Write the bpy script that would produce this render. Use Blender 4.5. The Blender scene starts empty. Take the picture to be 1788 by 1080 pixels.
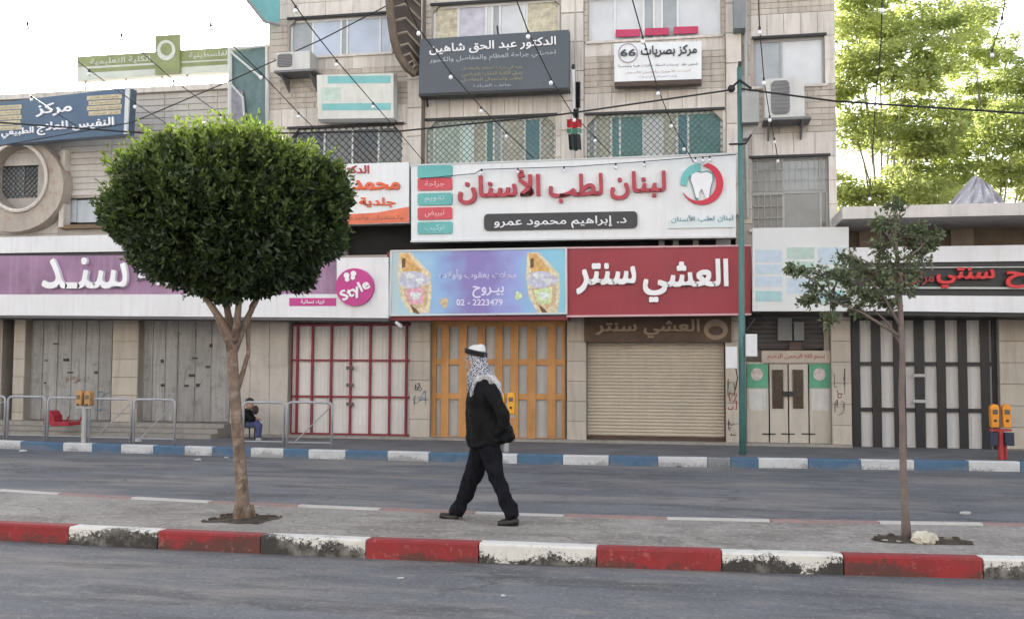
import bpy, math, random
import numpy as np
import unicodedata
from mathutils import Vector, Matrix, noise as mnoise
random.seed(7); np.random.seed(7)
S = bpy.context.scene
COL = S.collection
R_ = math.radians

# ------------------------------------------------------------------ camera
F_PX, CX, CY = 1740.0, 894.0, 540.0
EYE = Vector((0, 0, 1.69))
YAW, PITCH, ROLL = R_(10.6), R_(3.3), 0.004
fwd = Vector((-math.sin(YAW)*math.cos(PITCH), math.cos(YAW)*math.cos(PITCH), math.sin(PITCH)))
rgt = Vector((math.cos(YAW), math.sin(YAW), 0))
upv = rgt.cross(fwd)
rgt, upv = (rgt*math.cos(ROLL) + upv*math.sin(ROLL)*1.0), (upv*math.cos(ROLL) - rgt*math.sin(ROLL))
cam = bpy.data.cameras.new('camera'); camo = bpy.data.objects.new('camera', cam); COL.objects.link(camo)
cam.sensor_width = 36; cam.lens = F_PX/1788*36; cam.clip_end = 2000; cam.clip_start = .1
camo.matrix_world = Matrix(((rgt.x, upv.x, -fwd.x, EYE.x), (rgt.y, upv.y, -fwd.y, EYE.y), (rgt.z, upv.z, -fwd.z, EYE.z), (0, 0, 0, 1)))
S.camera = camo

# ------------------------------------------------------------------ world, sun, exposure
SUN_EL, SUN_AZ = R_(21), math.atan2(-.5, .87)      # azimuth measured from +Y towards +X
W = bpy.data.worlds.new('World'); S.world = W; W.use_nodes = True
nt = W.node_tree; nt.nodes.clear()
sky = nt.nodes.new('ShaderNodeTexSky'); sky.sky_type = 'NISHITA'; sky.sun_disc = False
sky.sun_elevation = SUN_EL; sky.sun_rotation = SUN_AZ
sky.air_density = 1.0; sky.dust_density = 4.0; sky.ozone_density = 1.0; sky.altitude = 900
hs = nt.nodes.new('ShaderNodeHueSaturation'); hs.inputs['Saturation'].default_value = .32
bg = nt.nodes.new('ShaderNodeBackground'); bg.inputs[1].default_value = .15
wo = nt.nodes.new('ShaderNodeOutputWorld')
nt.links.new(sky.outputs[0], hs.inputs['Color']); nt.links.new(hs.outputs[0], bg.inputs[0]); nt.links.new(bg.outputs[0], wo.inputs[0])
sl = bpy.data.lights.new('sun', 'SUN'); sl.energy = 4.0; sl.angle = R_(.5); sl.color = (1, .95, .86)
so = bpy.data.objects.new('sun', sl); COL.objects.link(so)
sdir = Vector((math.sin(SUN_AZ)*math.cos(SUN_EL), math.cos(SUN_AZ)*math.cos(SUN_EL), math.sin(SUN_EL)))
so.rotation_euler = sdir.to_track_quat('Z', 'Y').to_euler(); so.location = (0, 0, 30)
vs = S.view_settings; vs.view_transform = 'Standard'; vs.look = 'None'; vs.exposure = 1.97; vs.gamma = 1; vs.use_curve_mapping = False
S.display_settings.display_device = 'sRGB'
S.cycles.max_bounces = 6; S.cycles.diffuse_bounces = 3; S.cycles.transparent_max_bounces = 12

# ------------------------------------------------------------------ measuring helpers: a sight line met with a real plane
def ray(px, py):
    return (fwd*F_PX + rgt*(px-CX) - upv*(py-CY)).normalized()
def P(px, py, Y):
    d = ray(px, py); return EYE + d*((Y-EYE.y)/d.y)
def G(px, py, z=0.0):
    d = ray(px, py); return EYE + d*((z-EYE.z)/d.z)
def RC(x0, y0, x1, y1, Y):
    a, b, c, d = P(x0, y0, Y), P(x1, y0, Y), P(x1, y1, Y), P(x0, y1, Y)
    return (a.x+d.x)/2, (b.x+c.x)/2, (c.z+d.z)/2, (a.z+b.z)/2      # X0 X1 Z0 Z1

# ------------------------------------------------------------------ materials
MATS = {}
def M(name, col, rough=.8, var=.12, scale=2.5, streak=0., spots=0., bump=.15, bscale=70, metal=0., rnd=0., spec=.35, trans=0., dirt=(.05, .045, .04), fine=.0):
    if name in MATS: return MATS[name]
    m = bpy.data.materials.new(name); m.use_nodes = True; n = m.node_tree.nodes; L = m.node_tree.links
    bs = n['Principled BSDF']; bs.inputs['Roughness'].default_value = rough; bs.inputs['Metallic'].default_value = metal
    bs.inputs['Specular IOR Level'].default_value = spec
    geo = n.new('ShaderNodeNewGeometry')
    def noi(sc, det=5, vec=None, ro=.6):
        t = n.new('ShaderNodeTexNoise'); t.inputs['Scale'].default_value = sc; t.inputs['Detail'].default_value = det; t.inputs['Roughness'].default_value = ro
        L.new(vec or geo.outputs['Position'], t.inputs['Vector']); return t.outputs[0]
    def mix(a, b, fac, typ='MIX'):
        x = n.new('ShaderNodeMix'); x.data_type = 'RGBA'; x.blend_type = typ
        for s, v in ((x.inputs[6], a), (x.inputs[7], b)):
            if hasattr(v, 'node'): L.new(v, s)
            else: s.default_value = (*v, 1)
        if hasattr(fac, 'node'): L.new(fac, x.inputs[0])
        else: x.inputs[0].default_value = fac
        return x.outputs[2]
    def ramp(v, a, b, lo=0., hi=1.):
        r = n.new('ShaderNodeMapRange'); r.inputs[1].default_value = a; r.inputs[2].default_value = b; r.inputs[3].default_value = lo; r.inputs[4].default_value = hi
        L.new(v, r.inputs[0]); return r.outputs[0]
    c0 = tuple(x*(1-var) for x in col); c1 = tuple(min(1, x*(1+var)) for x in col)
    c = mix(c0, c1, ramp(noi(scale), .3, .7))
    if fine:
        c = mix(c, tuple(x*.45 for x in col), ramp(noi(bscale*.6, 3), .5, .75, 0, fine))
    if streak:
        mp = n.new('ShaderNodeMapping'); mp.inputs['Scale'].default_value = (7, 7, .55); L.new(geo.outputs['Position'], mp.inputs[0])
        c = mix(c, dirt, ramp(noi(1.2, 6, mp.outputs[0], .7), .48, .8, 0, streak))
    if spots:
        c = mix(c, dirt, ramp(noi(scale*3.1, 8, None, .75), .53, .66, 0, spots))
    if rnd:
        oi = n.new('ShaderNodeObjectInfo'); v = ramp(oi.outputs['Random'], 0, 1, 1-rnd, 1.0)
        h = n.new('ShaderNodeHueSaturation'); L.new(c, h.inputs['Color']); L.new(v, h.inputs['Value']); c = h.outputs[0]
    L.new(c, bs.inputs['Base Color'])
    if bump:
        b = n.new('ShaderNodeBump'); b.inputs['Strength'].default_value = bump; b.inputs['Distance'].default_value = .01
        L.new(noi(bscale, 4), b.inputs['Height']); L.new(b.outputs[0], bs.inputs['Normal'])
    MATS[name] = m; return m

def leaf_mat(name, dark, lite, trans=.35, rough=.45):
    m = bpy.data.materials.new(name); m.use_nodes = True; n = m.node_tree.nodes; L = m.node_tree.links
    bs = n['Principled BSDF']; bs.inputs['Roughness'].default_value = rough; bs.inputs['Specular IOR Level'].default_value = .4
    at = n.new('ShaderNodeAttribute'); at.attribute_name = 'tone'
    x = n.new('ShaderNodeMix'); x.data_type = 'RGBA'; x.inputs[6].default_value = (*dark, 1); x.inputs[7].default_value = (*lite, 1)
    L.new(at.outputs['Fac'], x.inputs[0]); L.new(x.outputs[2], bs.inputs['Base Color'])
    tr = n.new('ShaderNodeBsdfTranslucent'); g = n.new('ShaderNodeHueSaturation'); g.inputs['Value'].default_value = 1.5; g.inputs['Saturation'].default_value = 1.1
    L.new(x.outputs[2], g.inputs['Color']); L.new(g.outputs[0], tr.inputs['Color'])
    ms = n.new('ShaderNodeMixShader'); ms.inputs[0].default_value = trans
    L.new(bs.outputs[0], ms.inputs[1]); L.new(tr.outputs[0], ms.inputs[2]); L.new(ms.outputs[0], n['Material Output'].inputs[0])
    return m

# ------------------------------------------------------------------ objects
WL = {}          # world offset of each object
def tag(o, label=None, cat=None, group=None, kind=None):
    for k, v in (('label', label), ('category', cat), ('group', group), ('kind', kind)):
        if v: o[k] = v
    return o
def thing(name, label, cat, loc=(0, 0, 0), group=None, kind=None):
    o = bpy.data.objects.new(name, None); COL.objects.link(o); o.empty_display_size = .2
    o.location = loc; WL[o.name] = Vector(loc); return tag(o, label, cat, group, kind)
def put(name, me, parent=None, w=(0, 0, 0), rot=None):
    o = bpy.data.objects.new(name, me); COL.objects.link(o); w = Vector(w); WL[o.name] = w
    if parent: o.parent = parent; o.location = w - WL[parent.name]
    else: o.location = w
    if rot: o.rotation_euler = rot
    return o
class MB:
    def __init__(s): s.v = []; s.f = []; s.m = []; s.mi = 0
    def poly(s, pts, faces):
        b = len(s.v); s.v += [tuple(p) for p in pts]
        for f in faces: s.f.append([b+i for i in f]); s.m.append(s.mi)
        return s
    def box(s, x0, x1, y0, y1, z0, z1):
        return s.poly([(x0, y0, z0), (x1, y0, z0), (x1, y1, z0), (x0, y1, z0), (x0, y0, z1), (x1, y0, z1), (x1, y1, z1), (x0, y1, z1)],
                      [(0, 3, 2, 1), (4, 5, 6, 7), (0, 1, 5, 4), (1, 2, 6, 5), (2, 3, 7, 6), (3, 0, 4, 7)])
    def rbox(s, x0, y0, x1, y1, Y, d, proud=0):          # pixel rectangle on plane Y, thickness d behind
        a, b, c, e = RC(x0, y0, x1, y1, Y); return s.box(a, b, Y-proud, Y+d, c, e)
    def quad(s, pts, off):                                # 4 front corners TL TR BR BL + offset vector to the back
        off = Vector(off); p = [Vector(q) for q in pts]; q = [a+off for a in p]
        return s.poly(p+q, [(0, 3, 2, 1), (4, 5, 6, 7), (0, 1, 5, 4), (1, 2, 6, 5), (2, 3, 7, 6), (3, 0, 4, 7)])
    def prism(s, pts, y0, y1):                            # outline in X,Z extruded in Y
        n = len(pts)
        return s.poly([(x, y0, z) for x, z in pts]+[(x, y1, z) for x, z in pts],
                      [tuple(range(n)), tuple(range(2*n-1, n-1, -1))]+[(i, n+i, n+(i+1) % n, (i+1) % n) for i in range(n)])
    def tube(s, pts, rad, n=8, cap=True):
        pts = [Vector(p) for p in pts]; r = rad if isinstance(rad, (list, tuple)) else [rad]*len(pts)
        b = len(s.v); up = Vector((0, 0, 1)); prev = None
        for i, p in enumerate(pts):
            t = (pts[min(i+1, len(pts)-1)]-pts[max(i-1, 0)]).normalized()
            if prev is None: u = t.cross(up if abs(t.z) < .9 else Vector((1, 0, 0))).normalized()
            else: u = (prev - t*prev.dot(t)).normalized()
            prev = u; w = t.cross(u)
            for k in range(n):
                a = 2*math.pi*k/n; s.v.append(tuple(p+(u*math.cos(a)+w*math.sin(a))*r[i]))
        for i in range(len(pts)-1):
            for k in range(n):
                s.f.append([b+i*n+k, b+i*n+(k+1) % n, b+(i+1)*n+(k+1) % n, b+(i+1)*n+k]); s.m.append(s.mi)
        if cap:
            s.f.append([b+k for k in range(n-1, -1, -1)]); s.f.append([b+(len(pts)-1)*n+k for k in range(n)]); s.m += [s.mi]*2
        return s
    def ell(s, c, r, nu=12, nv=8, fn=None):
        b = len(s.v)
        for j in range(nv+1):
            t = math.pi*j/nv
            for i in range(nu):
                a = 2*math.pi*i/nu; d = Vector((math.sin(t)*math.cos(a), math.sin(t)*math.sin(a), math.cos(t)))
                k = fn(d) if fn else 1
                s.v.append((c[0]+d.x*r[0]*k, c[1]+d.y*r[1]*k, c[2]+d.z*r[2]*k))
        for j in range(nv):
            for i in range(nu):
                s.f.append([b+j*nu+i, b+(j+1)*nu+i, b+(j+1)*nu+(i+1) % nu, b+j*nu+(i+1) % nu]); s.m.append(s.mi)
        return s
    def mesh(s, name, mats, org=(0, 0, 0), smooth=False):
        me = bpy.data.meshes.new(name); o = Vector(org)
        me.from_pydata([tuple(Vector(v)-o) for v in s.v], [], s.f); me.validate()
        for m in (mats if isinstance(mats, (list, tuple)) else [mats]): me.materials.append(m)
        if len(me.polygons) == len(s.m): me.polygons.foreach_set('material_index', s.m)
        if smooth: me.polygons.foreach_set('use_smooth', [True]*len(me.polygons))
        me.update(); return me
    def build(s, name, mats, parent=None, smooth=False, **t):
        if parent: return tag(put(name, s.mesh(name, mats, (0, 0, 0), smooth), parent), **t)
        v = np.array(s.v); lo, hi = v.min(0), v.max(0); org = ((lo[0]+hi[0])/2, (lo[1]+hi[1])/2, lo[2])
        return tag(put(name, s.mesh(name, mats, org, smooth), None, org), **t)
def bevel(o, w=.01, seg=2):
    b = o.modifiers.new('edge', 'BEVEL'); b.width = w; b.segments = seg; b.limit_method = 'ANGLE'; return o

# ------------------------------------------------------------------ lettering
FORMS = {}
for cp in list(range(0xFE70, 0xFEFD)) + [0xFBFC, 0xFBFD]:
    d = unicodedata.decomposition(chr(cp)).split()
    if len(d) >= 2 and d[0] in ('<isolated>', '<final>', '<initial>', '<medial>'):
        FORMS.setdefault(''.join(chr(int(h, 16)) for h in d[1:]), {})[d[0][1:-1]] = chr(cp)
def arabic(s):
    u = []; i = 0
    while i < len(s):
        if s[i:i+2] in FORMS and s[i] == '\u0644' and s[i+1:i+2] in '\u0627\u0622\u0623\u0625' and len(s[i:i+2]) == 2: u.append(s[i:i+2]); i += 2
        else: u.append(s[i]); i += 1
    isa = lambda c: c in FORMS or c == '\u0640'
    dual = lambda c: c == '\u0640' or (c in FORMS and 'initial' in FORMS[c])
    out = []
    for k, c in enumerate(u):
        if not isa(c): out.append(c); continue
        pv = k > 0 and dual(u[k-1]); nx = k+1 < len(u) and isa(u[k+1]) and dual(c)
        if c == '\u0640': out.append(c); continue
        f = FORMS[c]; key = 'medial' if pv and nx else 'final' if pv else 'initial' if nx else 'isolated'
        out.append(f.get(key) or f.get('isolated'))
    return ''.join(reversed(out))
def text_verts(body):
    c = bpy.data.curves.new('t', 'FONT'); c.body = body; c.extrude = .5; c.resolution_u = 2; c.fill_mode = 'BOTH'
    o = bpy.data.objects.new('t', c); COL.objects.link(o); dg = bpy.context.evaluated_depsgraph_get()
    me = bpy.data.meshes.new_from_object(o.evaluated_get(dg)); bpy.data.objects.remove(o); bpy.data.curves.remove(c)
    n = len(me.vertices); a = np.empty(n*3); me.vertices.foreach_get('co', a)
    f = [tuple(p.vertices) for p in me.polygons]; bpy.data.meshes.remove(me); return a.reshape(-1, 3), f
def text(body, quad, mat, parent, depth=.03, bold=.0, name='lettering', ar=True, **t):
    """quad: four corners TL TR BR BL of the box the ink fills (world points); raised towards the viewer side. bold: stroke weight added"""
    a, faces = text_verts(arabic(body) if ar else body)
    q = [Vector(p) for p in quad]; nrm = (q[1]-q[0]).cross(q[3]-q[0]).normalized()
    if nrm.dot(EYE-q[0]) < 0: nrm = -nrm
    Q = [np.array(p) for p in q]; N = np.array(nrm)
    hgt = np.linalg.norm(Q[0]-Q[3]); wid = np.linalg.norm(Q[1]-Q[0]); lo, hi = a.min(0), a.max(0)
    b = bold*.75; V = []; Fc = []
    offs = [(0, 0)] if b == 0 else [(-b, -b), (b, b), (-b, b), (b, -b)]
    for k, (ox, oy) in enumerate(offs):
        u = (a[:, 0]+ox-lo[0]+b)/max(1e-6, hi[0]-lo[0]+2*b); v = (a[:, 1]+oy-lo[1]+b)/max(1e-6, hi[1]-lo[1]+2*b); w = np.where(a[:, 2] > 0, depth+.0007*k, 0.)
        pos = v[:, None]*((1-u)[:, None]*Q[0]+u[:, None]*Q[1]) + (1-v)[:, None]*((1-u)[:, None]*Q[3]+u[:, None]*Q[2])+w[:, None]*N
        n0 = len(V); V += pos.tolist(); Fc += [tuple(i+n0 for i in f) for f in faces]
    me = bpy.data.meshes.new(name); me.from_pydata(V, [], Fc); me.materials.append(mat); me.update()
    if ' ' in body.strip() or len(body) > 9: t.setdefault('kind', 'stuff')      # a printed line too small to pick apart
    return tag(put(name, me, parent), **t)
def PQ(x0, y0, x1, y1, Y, sl=0., tilt=0):       # pixel rect with slope, on plane Y
    d = sl*(x1-x0)
    return [P(x0, y0, Y), P(x1, y0+d, Y), P(x1, y1+d, Y), P(x0, y1, Y)]
# ================================================================== GROUND
asph = M('asphalt', (.125, .13, .145), .92, .22, .55, spots=.35, bump=.6, bscale=70, fine=.6, dirt=(.085, .085, .09))
def wear(m, sc, amt, col, lo=.52, hi=.7, stretch=(1, 1, 1)):
    n = m.node_tree.nodes; L = m.node_tree.links; bs = n['Principled BSDF']; src = bs.inputs['Base Color'].links[0].from_socket
    g = n.new('ShaderNodeNewGeometry'); mp = n.new('ShaderNodeMapping'); mp.inputs['Scale'].default_value = stretch; L.new(g.outputs['Position'], mp.inputs[0])
    t = n.new('ShaderNodeTexNoise'); t.inputs['Scale'].default_value = sc; t.inputs['Detail'].default_value = 8; t.inputs['Roughness'].default_value = .72; L.new(mp.outputs[0], t.inputs['Vector'])
    r = n.new('ShaderNodeMapRange'); r.inputs[1].default_value = lo; r.inputs[2].default_value = hi; r.inputs[4].default_value = amt; L.new(t.outputs[0], r.inputs[0])
    x = n.new('ShaderNodeMix'); x.data_type = 'RGBA'; x.inputs[7].default_value = (*col, 1); L.new(src, x.inputs[6]); L.new(r.outputs[0], x.inputs[0]); L.new(x.outputs[2], bs.inputs['Base Color'])
wear(asph, .45, .85, (.22, .205, .19), .47, .6, (.5, 1.6, 1)); wear(asph, 1.1, .75, (.07, .07, .075), .5, .62, (.35, 1.8, 1)); wear(asph, 2.6, .6, (.2, .19, .18), .55, .62, (.6, 1.5, 1)); wear(asph, 22, .5, (.27, .27, .28), .55, .62); wear(asph, 19, .5, (.05, .052, .06), .56, .62)
def cracks(m, sc, w, amt, col, stretch=(1, 1, 1)):
    n = m.node_tree.nodes; L = m.node_tree.links; bs = n['Principled BSDF']; src = bs.inputs['Base Color'].links[0].from_socket
    g = n.new('ShaderNodeNewGeometry'); mp = n.new('ShaderNodeMapping'); mp.inputs['Scale'].default_value = stretch; L.new(g.outputs['Position'], mp.inputs[0])
    t = n.new('ShaderNodeTexNoise'); t.inputs['Scale'].default_value = 2.2; t.inputs['Detail'].default_value = 6; L.new(mp.outputs[0], t.inputs['Vector'])
    a = n.new('ShaderNodeVectorMath'); a.operation = 'MULTIPLY_ADD'; a.inputs[1].default_value = (.8, .8, .8); L.new(t.outputs[1], a.inputs[0]); L.new(mp.outputs[0], a.inputs[2])
    v = n.new('ShaderNodeTexVoronoi'); v.feature = 'DISTANCE_TO_EDGE'; v.inputs['Scale'].default_value = sc; L.new(a.outputs[0], v.inputs['Vector'])
    r = n.new('ShaderNodeMapRange'); r.inputs[1].default_value = w; r.inputs[2].default_value = w*.3; r.inputs[4].default_value = amt; L.new(v.outputs['Distance'], r.inputs[0])
    t2 = n.new('ShaderNodeTexNoise'); t2.inputs['Scale'].default_value = .7; L.new(g.outputs['Position'], t2.inputs['Vector']); r2 = n.new('ShaderNodeMapRange'); r2.inputs[1].default_value = .45; r2.inputs[2].default_value = .6; L.new(t2.outputs[0], r2.inputs[0])
    mu = n.new('ShaderNodeMath'); mu.operation = 'MULTIPLY'; L.new(r.outputs[0], mu.inputs[0]); L.new(r2.outputs[0], mu.inputs[1])
    x = n.new('ShaderNodeMix'); x.data_type = 'RGBA'; x.inputs[7].default_value = (*col, 1); L.new(src, x.inputs[6]); L.new(mu.outputs[0], x.inputs[0]); L.new(x.outputs[2], bs.inputs['Base Color'])
cracks(asph, .4, .014, .5, (.035, .035, .035), (.6, 1.3, 1))
asph2 = M('pavement_asphalt', (.15, .15, .155), .9, .2, 1.3, spots=.4, bump=.4, bscale=120, fine=.4, dirt=(.055, .055, .055))
pave = M('median_concrete', (.25, .235, .22), .9, .13, 1.1, spots=.4, bump=.35, bscale=110, fine=.45, dirt=(.13, .12, .11))
wear(pave, .9, .8, (.15, .135, .125), .46, .6, (.7, 1.5, 1)); wear(pave, 3, .6, (.33, .31, .285), .52, .62, (.7, 1.5, 1)); wear(pave, 18, .7, (.4, .38, .35), .55, .62); wear(pave, 21, .7, (.09, .08, .075), .56, .63); cracks(pave, .5, .012, .55, (.09, .085, .08)); wear(asph2, 1.1, .6, (.09, .088, .088), .45, .65)
soilm = M('soil', (.06, .048, .036), .95, .4, 9, bump=1, bscale=60, fine=.7)
def cl(x, a, b): return max(a, min(b, x))
def curve(a, b, c, x0, x1):
    def f(x):
        t = cl(x, x0, x1); y = a*t*t+b*t+c; return y + (2*a*t+b)*(x-t)
    return f
yn = curve(.0085, .045, 8.575, -7, 3)
yb = curve(.0144, .0535, 10.487, -8.5, 3)
def yf(x):
    y = curve(.007, .05, 17.42, -12, 2)(x)
    return y - .0*x
me = MB().poly([(-160, -60, 0), (160, -60, 0), (160, 300, 0), (-160, 300, 0)], [(0, 1, 2, 3)]).build('road', asph, kind='structure')
me['label'] = 'dark grey asphalt road running past the shops on both sides of the median'
def strip(name, fa, fb, z0, z1, mat, x0, x1, n=60, **t):
    mb = MB(); xs = [x0+(x1-x0)*i/n for i in range(n+1)]
    for a, b in zip(xs[:-1], xs[1:]):
        mb.poly([(a, fa(a), z0), (b, fa(b), z0), (b, fb(b), z0), (a, fb(a), z0), (a, fa(a), z1), (b, fa(b), z1), (b, fb(b), z1), (a, fb(a), z1)], [(4, 5, 6, 7), (0, 1, 5, 4), (2, 3, 7, 6)])
    return mb.build(name, mat, kind='structure', **t)
strip('median_paving', lambda x: yn(x)+.165, lambda x: yb(x)-.12, .004, .15, pave, -30, 25, label='worn beige concrete paving on top of the median')
strip('sidewalk', lambda x: yf(x)+.17, lambda x: 21.5, .004, .145, asph2, -40, 30, label='grey sidewalk along the closed shop fronts')

def kerbpaint(name, col, peel, dark, pthr=.5, top=None):
    m = M(name, col, .75, .12, 5, bump=.35, bscale=50, spots=.25, dirt=tuple(c*.45 for c in col))
    n = m.node_tree.nodes; L = m.node_tree.links; bs = n['Principled BSDF']; src = bs.inputs['Base Color'].links[0].from_socket
    g = n.new('ShaderNodeNewGeometry'); t = n.new('ShaderNodeTexNoise'); t.inputs['Scale'].default_value = 24; t.inputs['Detail'].default_value = 9; t.inputs['Roughness'].default_value = .82
    L.new(g.outputs['Position'], t.inputs['Vector'])
    t2 = n.new('ShaderNodeTexNoise'); t2.inputs['Scale'].default_value = 1.7; t2.inputs['Detail'].default_value = 2; L.new(g.outputs['Position'], t2.inputs['Vector'])
    sx = n.new('ShaderNodeSeparateXYZ'); L.new(g.outputs['Position'], sx.inputs[0])
    mr = n.new('ShaderNodeMapRange'); mr.inputs[1].default_value = .02; mr.inputs[2].default_value = .165; mr.inputs[3].default_value = .17; mr.inputs[4].default_value = -.13
    L.new(sx.outputs[2], mr.inputs[0])
    ad = n.new('ShaderNodeMath'); ad.operation = 'ADD'; L.new(t.outputs[0], ad.inputs[0]); L.new(mr.outputs[0], ad.inputs[1])
    ad2 = n.new('ShaderNodeMath'); ad2.operation = 'MULTIPLY_ADD'; ad2.inputs[1].default_value = .9; ad2.inputs[2].default_value = -.46; L.new(t2.outputs[0], ad2.inputs[0])
    ad3 = n.new('ShaderNodeMath'); ad3.operation = 'ADD'; L.new(ad.outputs[0], ad3.inputs[0]); L.new(ad2.outputs[0], ad3.inputs[1])
    m2 = n.new('ShaderNodeMapRange'); m2.inputs[1].default_value = pthr; m2.inputs[2].default_value = pthr+.03; m2.inputs[4].default_value = peel; L.new(ad3.outputs[0], m2.inputs[0])
    x = n.new('ShaderNodeMix'); x.data_type = 'RGBA'; x.inputs[7].default_value = (*dark, 1); L.new(src, x.inputs[6]); L.new(m2.outputs[0], x.inputs[0]); L.new(x.outputs[2], bs.inputs['Base Color'])
    return m
k_white = kerbpaint('kerb_white_paint', (.58, .58, .56), .97, (.02, .019, .018), .45); wear(k_white, 5, .5, (.3, .29, .27), .5, .66)
k_red = kerbpaint('kerb_red_paint', (.235, .024, .028), .85, (.06, .04, .034), .57); wear(k_red, 4, .5, (.15, .035, .03), .48, .6); wear(k_red, 13, .4, (.38, .16, .15), .58, .64)
k_fwhite = kerbpaint('far_kerb_white', (.47, .48, .49), .7, (.2, .2, .2), .62)
k_blue = kerbpaint('far_kerb_blue', (.065, .125, .205), .8, (.13, .15, .18), .62)
k_grey = kerbpaint('kerb_bare', (.2, .21, .22), .6, (.1, .1, .1), .6)
def stone_mesh(name, mat, h=.165, w=.165):
    ch = .018; pr = [(0, 0), (0, h-ch), (ch, h), (w-.012, h), (w, h-.012), (w, 0)]
    mb = MB(); n = len(pr)
    for x in (-.5, -.497, .497, .5):
        k = .004 if abs(x) == .5 else 0
        mb.v += [(x, y+(k if y < w/2 else -k), max(0, z-k)) for y, z in pr]
    for i in range(3):
        for j in range(n): mb.f.append([i*n+j, (i+1)*n+j, (i+1)*n+(j+1) % n, i*n+(j+1) % n]); mb.m.append(0)
    mb.f.append(list(range(n-1, -1, -1))); mb.f.append([3*n+j for j in range(n)]); mb.m += [0, 0]
    me = mb.mesh(name, mat); return me
def kerb(label, f, stones, w=.165, inset=0):
    root = thing('kerb', label, None, (stones[0][0], f(stones[0][0]), 0), kind='structure')
    meshes = {}
    for a, b, mt in stones:
        if mt.name not in meshes: meshes[mt.name] = stone_mesh('kerb_stone', mt, w=w)
        ya, yb_ = f(a), f(b); ln = math.hypot(b-a, yb_-ya)
        j = random.uniform(-.006, .006)
        o = put('kerb_stone', meshes[mt.name], root, ((a+b)/2, (ya+yb_)/2+j+inset, random.uniform(-.004, .004)), (0, random.uniform(-.004, .004), math.atan2(yb_-ya, b-a)+random.uniform(-.004, .004)))
        o.scale = (ln-.008, 1, 1)
    return root
def alt(bounds, mats, ext0, ext1, step=1.02):
    b = list(bounds); i0 = 0
    while b[0] > ext0: b.insert(0, b[0]-step); i0 += 1
    while b[-1] < ext1: b.append(b[-1]+step)
    return [(b[i], b[i+1], mats[(i-i0) % 2]) for i in range(len(b)-1)]
kerb('low red and white painted kerb along the near side of the median', yn,
     alt([-5.87, -4.93, -3.90, -2.9, -1.88, -.86, .18, 1.16, 2.25], (k_white, k_red), -20, 16))
kb_w = M('faded_white_top', (.4, .39, .375), .8, .1, 6, spots=.3, dirt=(.25, .22, .2)); kb_r = M('faded_red_top', (.24, .165, .155), .85, .12, 6, spots=.7, dirt=(.23, .2, .185))
bb = [-8.48, -7.53, -6.47, -5.44, -4.34, -3.38, -2.33, -1.38, -.33, .7, 1.76, 2.76]
kerb('faded red and white kerb along the far edge of the median', lambda x: yb(x), alt(bb, (kb_w, kb_r), -20, 16), w=.12, inset=-.12)
fx = lambda px: G(px, 790+(px-660)*.012, .15).x
seq = [(-60, 33, k_blue), (33, 95, k_fwhite), (95, 155, k_blue), (155, 222, k_fwhite), (222, 285, k_blue), (285, 340, k_fwhite), (340, 415, k_blue), (415, 478, k_fwhite), (478, 525, k_blue), (525, 595, k_fwhite), (595, 672, k_blue), (672, 747, k_fwhite), (747, 826, k_blue), (826, 905, k_fwhite), (905, 985, k_blue), (985, 1065, k_fwhite), (1065, 1150, k_blue), (1150, 1235, k_fwhite), (1235, 1275, k_grey), (1275, 1322, k_blue), (1322, 1407, k_fwhite), (1407, 1497, k_blue), (1497, 1588, k_fwhite), (1588, 1680, k_blue), (1680, 1768, k_fwhite), (1768, 1860, k_blue)]
xs = [fx(a) for a, b, m_ in seq] + [fx(seq[-1][1])]
st = [(xs[i], xs[i+1], seq[i][2]) for i in range(len(seq))]
x = st[0][0]; i = 0
while x > -30: st.insert(0, (x-.97, x, (k_fwhite, k_blue)[i % 2])); x -= .97; i += 1
x = st[-1][1]; i = 0
while x < 18: st.append((x, x+.97, (k_fwhite, k_blue)[i % 2])); x += .97; i += 1
kerb('blue and white painted kerb along the far shop sidewalk', yf, st, w=.17)

def pit(cx, cy, sx, sy, label, seed):
    rnd = random.Random(seed); mb = MB(); n = 28; ring = []
    for i in range(n):
        a = 2*math.pi*i/n; k = 1/max(abs(math.cos(a)), abs(math.sin(a)))**.75*rnd.uniform(.86, 1.06)
        ring.append((cx+sx*k*math.cos(a), cy+sy*k*math.sin(a), .154))
    mb.poly([(cx, cy, .17)]+ring, [(0, 1+i, 1+(i+1) % n) for i in range(n)])
    for i in range(46):
        px_, py_ = cx+rnd.uniform(-sx, sx)*.95, cy+rnd.uniform(-sy, sy)*.9; r = rnd.uniform(.012, .04)
        mb.ell((px_, py_, .158), (r, r*rnd.uniform(.6, 1), r*.6), 6, 4)
    return mb.build('soil_pit', soilm, kind='structure', label=label)
t1 = G(425, 905, .15); t2 = G(1583, 941, .15)
pit(t1.x+.02, t1.y-.02, .33, .3, 'dark square soil pit around the round clipped tree', 1)
pit(t2.x+.12, t2.y-.02, .42, .22, 'broken soil pit around the thin young tree', 2)

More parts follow.
